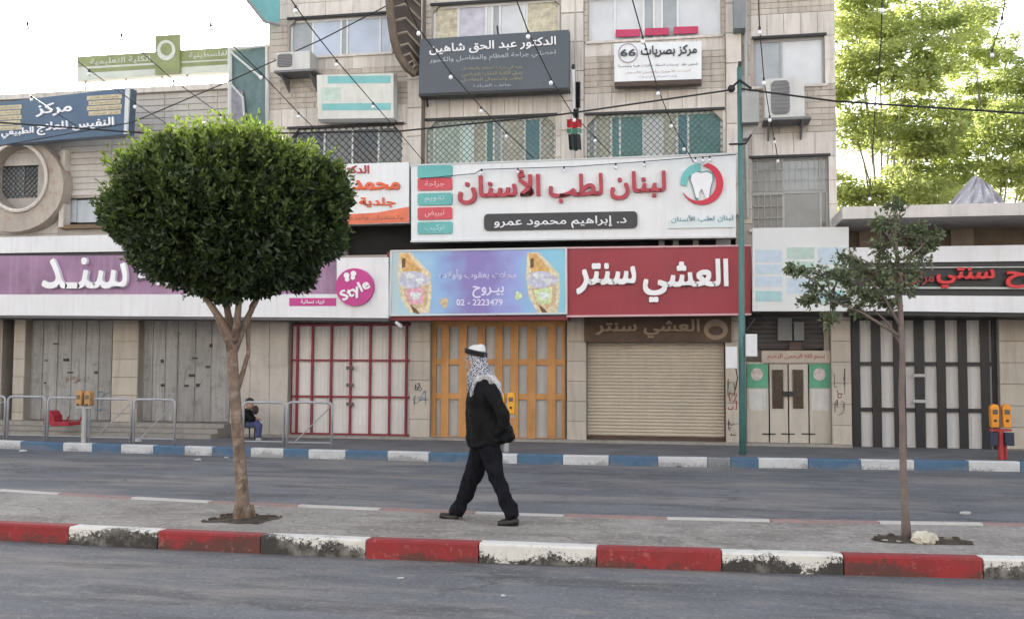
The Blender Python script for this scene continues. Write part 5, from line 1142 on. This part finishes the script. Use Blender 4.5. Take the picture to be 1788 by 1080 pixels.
# --- round clipped tree
ty_ = t1.y; tc = P(403, 381, ty_)
rt = thing('clipped_tree', 'broad round clipped ficus tree with dense dark crown on the median', 'tree', tuple(t1))
def tp_(x, y, dy=0): return P(x, y, ty_+dy)
stem = MB()
stem.tube([(t1.x+.01, ty_, .13), tp_(424, 880), tp_(421, 830), tp_(416, 760), tp_(411, 700), tp_(407, 650), tp_(405, 610), tp_(403, 585)], [.1, .068, .062, .06, .058, .058, .056, .052], 14)
for pts, r_ in (([(405, 615, 0), (398, 580, -.04), (382, 552, -.08), (360, 520, -.1), (330, 470, -.1)], [.055, .045, .036, .03, .018]), ([(404, 605, 0), (402, 570, .05), (396, 535, .1), (392, 480, .15), (390, 400, .1)], [.05, .042, .036, .03, .015]),
                ([(405, 600, 0), (413, 570, -.05), (416, 540, -.06), (420, 490, -.05), (430, 400, 0)], [.05, .04, .034, .028, .015]), ([(406, 618, 0), (420, 585, .06), (432, 555, .1), (450, 520, .15), (480, 460, .2)], [.045, .036, .032, .026, .015]),
                ([(410, 690, 0), (424, 650, .06), (434, 615, .1), (432, 575, .15), (438, 535, .2), (470, 480, .3)], [.04, .026, .022, .022, .02, .012]), ([(405, 612, 0), (388, 575, .1), (376, 548, .2), (350, 510, .3)], [.035, .028, .024, .015])):
    stem.tube([tp_(a, b, c_) for a, b, c_ in pts], r_, 8)
for k in range(5):
    a = k*1.3+.4; stem.tube([(t1.x+.05*math.cos(a), ty_+.05*math.sin(a), .28), (t1.x+.1*math.cos(a), ty_+.1*math.sin(a), .14)], [.05, .03], 6)
stem.build('trunk', bark, rt, smooth=True)
def surf(n, top_bias=0.):
    d = rng.normal(size=(n, 3)); d /= np.linalg.norm(d, axis=1)[:, None]; p = 2.4
    k = (np.abs(d[:, 0])**p+np.abs(d[:, 1])**p+np.abs(d[:, 2])**p)**(-1/p); return d*k[:, None]
R3 = np.array([1.2, 1.08, .825])
def shape(q):       # narrower underside, lumpy outline
    z = q[:, 2]; f = np.where(z < 0, 1-.29*np.clip(-z, 0, 1)**1.5, 1-.10*np.clip(z, 0, 1)**3); q = q.copy(); q[:, 0] *= f; q[:, 1] *= f
    lump = 1+.06*np.sin(q[:, 0]*7+1)*np.cos(q[:, 1]*6+.5)+.035*np.sin(q[:, 2]*9+q[:, 0]*5)+.03*np.sin(q[:, 0]*15+q[:, 1]*13+2); return q*lump[:, None]
C3 = np.array(tuple(tc))
n = 62000; q = shape(surf(n)); dep = 1-np.abs(rng.normal(0, .12, n)); pos = C3+q*R3*dep[:, None]
def cell(p, f, s): return np.sin(p[:, 0]*f+s)*np.sin(p[:, 1]*f*1.1+s*2)*np.sin(p[:, 2]*f*.95+s*3)+.6*np.sin(p[:, 0]*f*2.3+s*5)*np.sin(p[:, 1]*f*2.1+s)*np.sin(p[:, 2]*f*2.2+s*4)
gap = cell(pos, 8.5, 1.3); kp = (dep < .86) | (gap > -.22+.25*rng.random(n)); q = q[kp]; dep = dep[kp]; pos = pos[kp]; n = len(q)
dirs = q*.7+rng.normal(0, .75, (n, 3))+np.array([0, 0, .35]); tone = np.clip(rng.beta(1.1, 6, n)*.7*np.clip(.55+.6*q[:, 2], .25, 1.2)+np.clip(q[:, 2]-.6, 0, 1)*.8*rng.random(n), 0, 1)  # tone falls towards the underside: crown shade put into the leaf colour
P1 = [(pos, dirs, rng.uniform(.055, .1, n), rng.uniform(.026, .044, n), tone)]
ns = 1500; qs = shape(surf(ns)); keep = (qs[:, 2] > -.15) | (rng.random(ns) < .4); qs = qs[keep]; ns = len(qs)
for i in range(ns):
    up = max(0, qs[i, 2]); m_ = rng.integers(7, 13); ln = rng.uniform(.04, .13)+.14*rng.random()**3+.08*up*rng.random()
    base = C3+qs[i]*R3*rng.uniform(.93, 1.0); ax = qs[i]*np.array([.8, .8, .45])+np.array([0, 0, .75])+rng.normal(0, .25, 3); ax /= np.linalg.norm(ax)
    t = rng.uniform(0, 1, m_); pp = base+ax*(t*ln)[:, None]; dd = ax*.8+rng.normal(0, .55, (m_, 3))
    new_growth = .25+.55*np.clip(up-.25, 0, 1)*1.4 if up > .25 else .22  # paler colour of new growth, strongest on the top shoots
    P1.append((pp, dd, rng.uniform(.045, .075, m_), rng.uniform(.02, .034, m_), np.clip(new_growth*rng.uniform(.5, 1.35, m_), 0, 1)))
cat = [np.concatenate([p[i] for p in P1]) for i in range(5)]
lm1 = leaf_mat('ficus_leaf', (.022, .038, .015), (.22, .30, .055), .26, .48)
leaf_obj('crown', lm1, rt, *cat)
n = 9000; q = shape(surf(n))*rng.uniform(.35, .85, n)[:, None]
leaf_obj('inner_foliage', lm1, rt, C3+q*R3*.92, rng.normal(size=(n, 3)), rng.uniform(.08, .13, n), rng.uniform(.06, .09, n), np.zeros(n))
# --- thin young tree
yy_ = t2.y; yt = thing('young_tree', 'thin young street tree with sparse dusty leaves on the median', 'tree', tuple(t2))
def ty2(x, y, dy=0): return P(x, y, yy_+dy)
st2 = MB(); st2.tube([(t2.x, yy_, .13), ty2(1581, 900), ty2(1577, 820), ty2(1576, 740), ty2(1574, 690), ty2(1576, 620), ty2(1573, 560), ty2(1570, 500), ty2(1566, 440), ty2(1562, 390), ty2(1562, 360)], [.048, .036, .032, .029, .027, .026, .026, .022, .016, .011, .006], 10)
cls = [(1563, 356, 22, 0), (1550, 392, 26, -.1), (1585, 418, 36, .1), (1545, 430, 30, -.15), (1610, 440, 30, .2), (1562, 462, 36, -.1), (1520, 478, 34, 0), (1482, 452, 26, .2), (1495, 498, 30, -.2), (1540, 508, 36, .1), (1578, 498, 26, -.2), (1440, 478, 34, .1), (1396, 474, 20, 0), (1426, 508, 30, -.1), (1462, 528, 28, .1), (1500, 543, 22, 0), (1636, 410, 15, .1), (1624, 428, 20, .2), (1378, 468, 9, 0), (1553, 532, 22, .2), (1450, 556, 18, 0), (1532, 388, 9, 0), (1602, 398, 16, 0), (1475, 480, 24, -.2), (1410, 525, 15, -.1), (1520, 520, 22, -.1), (1598, 470, 18, .1)]
for fk, tip in (((1574, 600), (1525, 540)), ((1572, 570), (1520, 490)), ((1574, 588), (1440, 520)), ((1568, 480), (1610, 430)), ((1568, 500), (1500, 450)), ((1566, 440), (1540, 400))):
    a, b = ty2(*fk), ty2(*tip, random.uniform(-.15, .15)); mid = (a+b)/2+Vector((0, 0, .04)); st2.tube([a, mid, b], [.017, .012, .007], 6)
hubs = [ty2(1525, 535), ty2(1520, 490), ty2(1450, 515), ty2(1610, 430), ty2(1500, 455), ty2(1545, 405), ty2(1568, 480), ty2(1565, 420)]
P2 = []
for cx_, cy_, r_, dy in cls:
    c_ = ty2(cx_, cy_, dy); rr = r_/181; h_ = min(hubs, key=lambda p: (p-c_).length); st2.tube([h_, (h_+c_)/2+Vector((0, 0, .03)), c_], [.008, .006, .004], 5)
    nt_ = int(6+r_*.55)
    for k in range(nt_):
        dv = Vector((random.gauss(0, 1), random.gauss(0, 1), random.gauss(0, .8))).normalized()*rr*random.uniform(.5, 1.1); e_ = c_+dv; st2.tube([c_, e_], [.003, .002], 3)
        m_ = random.randint(5, 9); t = rng.uniform(.25, 1.05, m_); pp = np.array(tuple(c_))+np.array(tuple(dv))*t[:, None]+rng.normal(0, .012, (m_, 3))
        P2.append((pp, np.array(tuple(dv.normalized()))*.6+rng.normal(0, .6, (m_, 3))+np.array([0, 0, -.15]), rng.uniform(.04, .07, m_), rng.uniform(.022, .034, m_), rng.beta(1.5, 2.5, m_)))
st2.build('trunk', bark2, yt, smooth=True)
leaf_obj('crown', leaf_mat('dusty_leaf', (.045, .065, .035), (.22, .26, .14), .3, .5), yt, *[np.concatenate([p[i] for p in P2]) for i in range(5)])
# --- large sunlit trees behind the low shop
lm3 = leaf_mat('feathery_leaf', (.16, .2, .065), (.48, .52, .2), .5, .6)
def big_tree(bx, by, hgt, seed, label, blobs):
    r = np.random.default_rng(seed); t = thing('broad_tree', label, 'tree', (bx, by, 0), group='sunlit trees behind the low shop')
    tk = MB(); tk.tube([(bx, by, -.1), (bx+.1, by, hgt*.25), (bx-.1, by+.1, hgt*.42)], [.2, .14, .06], 10); Q = []
    for (cx_, cy_, cz_, rad) in blobs:
        tk.tube([(bx-.1, by+.1, hgt*.4), ((bx+cx_)/2, (by+cy_)/2, hgt*.4+(cz_-hgt*.4)*.6), (cx_, cy_, cz_)], [.05, .03, .015], 5)
        for k in range(int(14*rad**1.5)+8):
            dv = r.normal(size=3); dv /= np.linalg.norm(dv); c_ = np.array([cx_, cy_, cz_])+dv*rad*r.uniform(.35, 1)*np.array([1, 1, .75])
            m_ = 95; a = r.uniform(0, 2*math.pi); rr = r.uniform(.3, .62)
            ang = r.uniform(0, 2*math.pi, m_); ra = rr*np.sqrt(r.uniform(0, 1, m_)); pp = c_+np.stack([ra*np.cos(ang), ra*np.sin(ang), r.normal(0, .07, m_)-.35*ra**2], 1)
            dd = np.stack([np.cos(ang), np.sin(ang), r.normal(-.15, .3, m_)], 1)+r.normal(0, .3, (m_, 3))
            Q.append((pp, dd, r.uniform(.12, .24, m_), r.uniform(.05, .09, m_), np.clip(r.beta(2, 2)+r.normal(0, .15, m_), 0, 1)))
    tk.build('trunk', M('pale_bark', (.3, .27, .2), .9, .2), t); leaf_obj('crown', lm3, t, *[np.concatenate([p[i] for p in Q]) for i in range(5)])
def bl(lst, Yc):
    return [(P(a, b, Yc+dy).x, Yc+dy, P(a, b, Yc+dy).z, rd) for a, b, rd, dy in lst]
big_tree(P(1545, 300, 33).x, 33, 12, 21, 'tall sunlit feathery tree directly right of the apartment building', bl([(1490, 30, 1.5, 0), (1560, 40, 1.6, 1), (1500, 110, 1.2, 0), (1580, 120, 1.6, -1), (1640, 60, 1.5, 0), (1490, 215, 1.0, 0), (1560, 225, 1.3, 1), (1620, 190, 1.5, 0), (1482, 320, 1.0, 0), (1530, -40, 1.5, 0), (1470, 160, .7, 0), (1600, 280, 1.2, 1), (1575, 330, 1.0, 0), (1620, 340, .9, -1), (1500, 345, .6, 0), (1610, 240, 1.1, -1)], 33))
big_tree(P(1740, 300, 35).x, 35, 12, 22, 'sunlit feathery tree at the right edge behind the tarpaulin', bl([(1700, 110, 1.4, 0), (1760, 140, 1.5, 0), (1690, 200, 1.5, 1), (1770, 230, 1.7, -1), (1650, 290, 1.3, 0), (1720, 290, 1.5, 0), (1800, 300, 1.6, 0), (1840, 160, 1.6, 0), (1690, 20, 1.0, 0), (1850, 250, 1.8, 1), (1900, 120, 1.6, 0), (1640, 340, 1.0, 0)], 35))

# ================================================================== PEOPLE
def fuse(name, mb, mat, parent, voxel=.014, smooth=6, wr=0., wsc=9., seed=0, vec=(1, 1, .6)):
    me = mb.mesh('tmp', []); o = bpy.data.objects.new('tmp', me); COL.objects.link(o)
    m_ = o.modifiers.new('r', 'REMESH'); m_.mode = 'VOXEL'; m_.voxel_size = voxel
    s_ = o.modifiers.new('s', 'SMOOTH'); s_.iterations = smooth; s_.factor = .5
    dg = bpy.context.evaluated_depsgraph_get(); me2 = bpy.data.meshes.new_from_object(o.evaluated_get(dg)); bpy.data.objects.remove(o)
    me2.update()
    if wr:
        zz = [v.co.z for v in me2.vertices]; z0_, z1_ = min(zz), max(zz)
        nn_ = [(v.co.copy(), v.normal.copy()) for v in me2.vertices]
        for v, (c_, vn) in zip(me2.vertices, nn_):
            k = mnoise.noise(Vector((c_.x*wsc*vec[0]+seed, c_.y*wsc*vec[1], c_.z*wsc*vec[2])))+.5*mnoise.noise(Vector((c_.x*wsc*2.3, c_.y*wsc*2.3+seed, c_.z*wsc*1.7)))
            k -= .55*abs(mnoise.noise(Vector((c_.x*wsc*1.7+seed*3, c_.y*wsc, c_.z*wsc*.35))))*2; v.co = c_+vn*k*wr*(1.25-.5*(c_.z-z0_)/max(.01, z1_-z0_))
    me2.materials.clear(); me2.materials.append(mat); me2.polygons.foreach_set('use_smooth', [True]*len(me2.polygons)); me2.name = name
    return put(name, me2, parent)
def loft(mb, rings, n=20, pw=2.):
    """rings: (centre, half width x, half depth y) stacked sections"""
    b = len(mb.v)
    for c_, rx, ry in rings:
        for k in range(n):
            a = 2*math.pi*k/n; ca, sa = math.cos(a), math.sin(a); mb.v.append((c_[0]+rx*math.copysign(abs(ca)**(2/pw), ca), c_[1]+ry*math.copysign(abs(sa)**(2/pw), sa), c_[2]))
    for i in range(len(rings)-1):
        for k in range(n): mb.f.append([b+i*n+k, b+i*n+(k+1) % n, b+(i+1)*n+(k+1) % n, b+(i+1)*n+k]); mb.m.append(0)
    mb.f.append([b+k for k in range(n-1, -1, -1)]); mb.f.append([b+(len(rings)-1)*n+k for k in range(n)]); mb.m += [0, 0]; return mb
skin = M('skin', (.33, .19, .12), .55, .08, 8, bump=0); suit = M('black_suit', (.0065, .007, .008), .8, .3, 9, bump=.2, bscale=200, spec=.15); trou = M('dark_trousers', (.009, .0095, .013), .9, .3, 9, bump=.2, bscale=200, spec=.08); shoe = M('shoe_black', (.012, .012, .012), .4, .2)
kef = M('keffiyeh', (.55, .55, .57), .85, .06, 6, bump=.2)
def kef_nodes():
    n = kef.node_tree.nodes; L = kef.node_tree.links; bs = n['Principled BSDF']; src = bs.inputs['Base Color'].links[0].from_socket
    g = n.new('ShaderNodeNewGeometry'); mp = n.new('ShaderNodeMapping'); mp.inputs['Rotation'].default_value = (0, R_(40), 0); L.new(g.outputs['Position'], mp.inputs[0])
    v = n.new('ShaderNodeTexVoronoi'); v.inputs['Scale'].default_value = 58; v.feature = 'DISTANCE_TO_EDGE'; L.new(mp.outputs[0], v.inputs['Vector'])
    lt_ = n.new('ShaderNodeMath'); lt_.operation = 'LESS_THAN'; lt_.inputs[1].default_value = .15; L.new(v.outputs['Distance'], lt_.inputs[0])
    at = n.new('ShaderNodeAttribute'); at.attribute_name = 'pat'; mu = n.new('ShaderNodeMath'); mu.operation = 'MULTIPLY'; L.new(lt_.outputs[0], mu.inputs[0]); L.new(at.outputs['Fac'], mu.inputs[1])
    x = n.new('ShaderNodeMix'); x.data_type = 'RGBA'; x.inputs[7].default_value = (.09, .1, .14, 1); L.new(src, x.inputs[6]); L.new(mu.outputs[0], x.inputs[0]); L.new(x.outputs[2], bs.inputs['Base Color'])
kef_nodes()
MY = 9.84
mf = lambda x, y, dy=0.: P(x, y, MY+dy)
man = thing('person', 'man in a black suit and black and white headscarf striding left across the median', 'person', (P(845, 912, MY).x, MY, .15))
# body (head, neck, trunk, limbs, hands) as one surface
B = MB(); hc = mf(829, 629)
B.ell(tuple(hc), (.088, .075, .118), 16, 12); B.ell(tuple(mf(822, 642)), (.055, .05, .055), 10, 8); B.tube([mf(814, 622), mf(811, 630), mf(814, 633)], [.012, .017, .012], 6)
B.tube([mf(832, 640), mf(841, 665)], [.06, .065], 10); loft(B, [(mf(847, 768), .09, .14), (mf(847, 730), .10, .15), (mf(845, 690), .12, .18), (mf(845, 668), .07, .15)])
for s, pts in ((-1, [(853, 676), (877, 727), (868, 745)]), (1, [(838, 680), (846, 712), (850, 735)])):
    B.tube([mf(*pts[0], s*.17), mf(*pts[1], s*.225), mf(*pts[2], s*.12)], [.045, .034, .026], 8)
    w_ = mf(*pts[2], s*.12); sx = -1
    B.ell((w_.x-.01, w_.y, w_.z-.05), (.04, .018, .045), 8, 6)
    for f in range(4): B.tube([(w_.x-.035+.02*f, w_.y, w_.z-.08), (w_.x-.04+.02*f, w_.y, w_.z-.12), (w_.x-.05+.02*f, w_.y+.012, w_.z-.145+.006*abs(f-1.5))], [.0095, .009, .008], 6)
    B.tube([(w_.x-.035, w_.y, w_.z-.04), (w_.x-.065, w_.y, w_.z-.075), (w_.x-.068, w_.y, w_.z-.1)], [.012, .011, .009], 6)
FL = [(mf(840, 780, .08), .075), (mf(823, 832, .1), .055), (mf(797, 893, .12), .04)]; RL = [(mf(850, 780, -.08), .075), (mf(867, 832, -.12), .055), (mf(893, 898, -.2), .04)]
for lg in (FL, RL): B.tube([a for a, r in lg], [r for a, r in lg], 10)
fuse('body', B, skin, man, .012, 3)
T = MB()
T.tube([mf(846, 764, .08), mf(838, 790, .08), mf(831, 815, .1), mf(822, 838, .11), mf(812, 862, .12), mf(801, 884, .13), mf(795, 899, .13)], [.115, .115, .108, .094, .08, .082, .086], 16)
T.tube([mf(850, 764, -.07), mf(858, 792, -.08), mf(863, 818, -.1), mf(869, 838, -.12), mf(879, 862, -.15), mf(889, 885, -.19), mf(894, 904, -.21)], [.12, .11, .095, .082, .08, .08, .078], 16)
T.ell(tuple(mf(847, 765)), (.145, .19, .13)); fuse('trousers', T, trou, man, .012, 2, .02, 9, 3, (1.2, 1, .55))
J = MB()
lv_ = [(781, 822, 862, .19), (778, 818, 874, .205), (773, 815, 890, .215), (767, 813.5, 902, .22), (757, 813, 902, .22), (745, 812, 894, .225), (730, 811.5, 886, .22), (712, 812, 879, .215), (695, 814, 875, .235), (678, 818, 872, .23), (666, 824, 866, .2), (657, 832, 860, .13), (651, 837, 855, .08)]
loft(J, [(mf((a+b)/2, y), (b-a)/2/176, ry) for y, a, b, ry in lv_], 24, 2.3)
J.tube([mf(854, 674, -.18), mf(866, 700, -.24), mf(880, 730, -.25), mf(878, 745, -.23), mf(868, 758, -.19)], [.075, .072, .064, .058, .05], 14); J.tube([mf(838, 676, .18), mf(835, 700, .23), mf(833, 730, .24), mf(824, 752, .22), mf(820, 765, .2)], [.075, .07, .06, .055, .05], 12)
fuse('jacket', J, suit, man, .011, 2, .022, 8, 9, (1.3, 1, .35))
ft = MB(); ft.tube([mf(801, 901, .13), mf(790, 903, .13), mf(777, 901, .13), mf(768, 898, .13)], [.045, .05, .042, .028], 10); fuse('shoe', ft, shoe, man, .01, 2)
ft = MB(); ft.tube([mf(905, 908, -.21), mf(893, 911, -.21), mf(878, 912.5, -.21), mf(869, 914, -.21)], [.045, .05, .042, .028], 10); fuse('shoe', ft, shoe, man, .01, 2)
K = MB()
loft(K, [(mf(834, 601), .035, .03), (mf(832.5, 603.5), .075, .065), (mf(831.5, 609), .096, .085), (mf(832, 618), .1, .09), (mf(834, 630), .102, .096), (mf(837, 643), .105, .1), (mf(841, 653), .125, .12), (mf(845, 663), .15, .16), (mf(847, 671), .165, .19), (mf(848, 675), .16, .185)][::-1], 22)
K.tube([mf(824, 698, -.19), mf(825, 680, -.2), mf(830, 665, -.18), mf(842, 655, -.14), mf(857, 657, -.14), mf(867, 670, -.16), mf(873, 686, -.14), (mf(876, 696, -.1))], [.018, .028, .032, .033, .033, .031, .024, .014], 10)
K.tube([mf(822, 690, .0), mf(822, 670, -.02), mf(826, 652, -.02)], [.03, .05, .06], 10)
ko = fuse('headscarf', K, kef, man, .011, 2, .011, 14, 5, (1, 1, .5))
at = ko.data.attributes.new('pat', 'FLOAT', 'POINT')
zt_ = mf(830, 613).z
at.data.foreach_set('value', [0. if v.co.z > zt_ else (.45 if v.co.x > mf(838, 650).x and v.co.z < mf(830, 654).z else 1.) for v in ko.data.vertices])
AG = MB()
for dz, in ((0,), (.026,)):
    cc = mf(831, 617+0); AG.tube([(cc.x+.104*math.cos(a), cc.y+.096*math.sin(a), cc.z-.006+dz-.05*math.cos(a)*1.0*.5) for a in [2*math.pi*i/24 for i in range(25)]], .015, 6, cap=False)
AG.build('head_ring', M('black_cord', (.012, .012, .015), .8), man)
FM = MB(); FM.ell(tuple(mf(815.5, 624.5, -.035)), (.008, .012, .008), 6, 5); FM.build('eye', black_m, man)
FM = MB(); FM.ell(tuple(mf(817, 641, -.0)), (.03, .045, .026), 8, 6); FM.build('beard', M('grey_beard', (.25, .24, .23), .9, .2), man)
# seated person
SPY = 19.75; sf = lambda x, y, dy=0.: P(x, y, SPY+dy)
stl = thing('stool', 'low black stool under the seated person by the wall', 'stool', tuple(sf(432, 768)))
r = RC(421, 741, 445, 747, SPY-.2); MB().box(r[0], r[1], SPY-.17, SPY+.17, r[2], r[3]).build('seat', black_m, stl)
for a in (r[0]+.03, r[1]-.03):
    for b in (-.14, .14): MB().tube([(a, SPY+b, .145), (a, SPY+b, r[2])], .014, 6).build('leg', black_m, stl)
sp = thing('person', 'seated person in a black cap, dark jacket and blue jeans leaning forward by the wall', 'person', (sf(448, 768).x, SPY, .15))
B = MB(); B.ell(tuple(sf(436, 706)), (.085, .08, .11), 12, 10); B.tube([sf(435, 708), sf(431, 718)], [.05, .06], 8); loft(B, [(sf(432, 741), .14, .15), (sf(430, 725), .12, .16), (sf(431, 716), .08, .12)])
for s in (-1, 1):
    B.tube([sf(431, 720, s*.18), sf(437, 733, s*.22), sf(448, 731, s*.12)], [.045, .04, .03], 8); B.ell(tuple(sf(450, 730, s*.1)), (.04, .025, .025), 8, 6)
    for f in range(4): p = sf(451, 729+f*.9, s*.1); B.tube([p, p+Vector((.04, -.01*s, -.01)), p+Vector((.055, -.03*s, -.03))], .009, 5)
    B.tube([sf(432, 741, s*.1), sf(450, 739, s*.12), sf(451, 764, s*.12)], [.07, .055, .04], 8)
fuse('body', B, skin, sp, .013, 2)
J = MB(); loft(J, [(sf(432, 744), .17, .18), (sf(431, 735), .165, .2), (sf(430, 725), .15, .21), (sf(431, 717), .1, .16), (sf(432, 713), .07, .1)], 18)
for s in (-1, 1): J.tube([sf(431, 720, s*.18), sf(437, 733, s*.23), sf(446, 731, s*.14)], [.065, .06, .05], 10)
fuse('jacket', J, suit, sp, .015, 3, .012, 8, 2)
jean = M('blue_jeans', (.05, .06, .14), .85, .25, 10)
J = MB()
for s in (-1, 1): J.tube([sf(432, 741, s*.09), sf(449, 738, s*.11), sf(452, 744, s*.12), sf(451, 764, s*.12)], [.095, .085, .075, .06], 10)
fuse('jeans', J, jean, sp, .014, 3, .01, 9, 1)
for s in (-1, 1): MB().tube([sf(448, 766.5, s*.12), sf(456, 767, s*.12)], [.045, .035], 8).build('shoe', M('pale_shoe', (.35, .35, .36), .6), sp)
J = MB(); c_ = sf(436, 700); J.ell(tuple(c_), (.098, .092, .075), 12, 8); J.box(c_.x+.04, c_.x+.16, c_.y-.06, c_.y+.06, c_.z-.03, c_.z-.012); fuse('cap', J, black_m, sp, .01, 2)
bg_ = thing('bag', 'dark shoulder bag resting against the knee of the seated person', 'bag', tuple(sf(447, 725)))
J = MB(); J.ell(tuple(sf(446, 715, -.2)), (.075, .05, .1), 10, 8); fuse('bag_body', J, M('maroon_black', (.03, .015, .02), .7, .3), bg_, .012, 2); MB().tube([sf(446, 708, -.2), sf(440, 712, -.22), sf(432, 716, -.21)], .01, 5).build('strap', black_m, bg_)
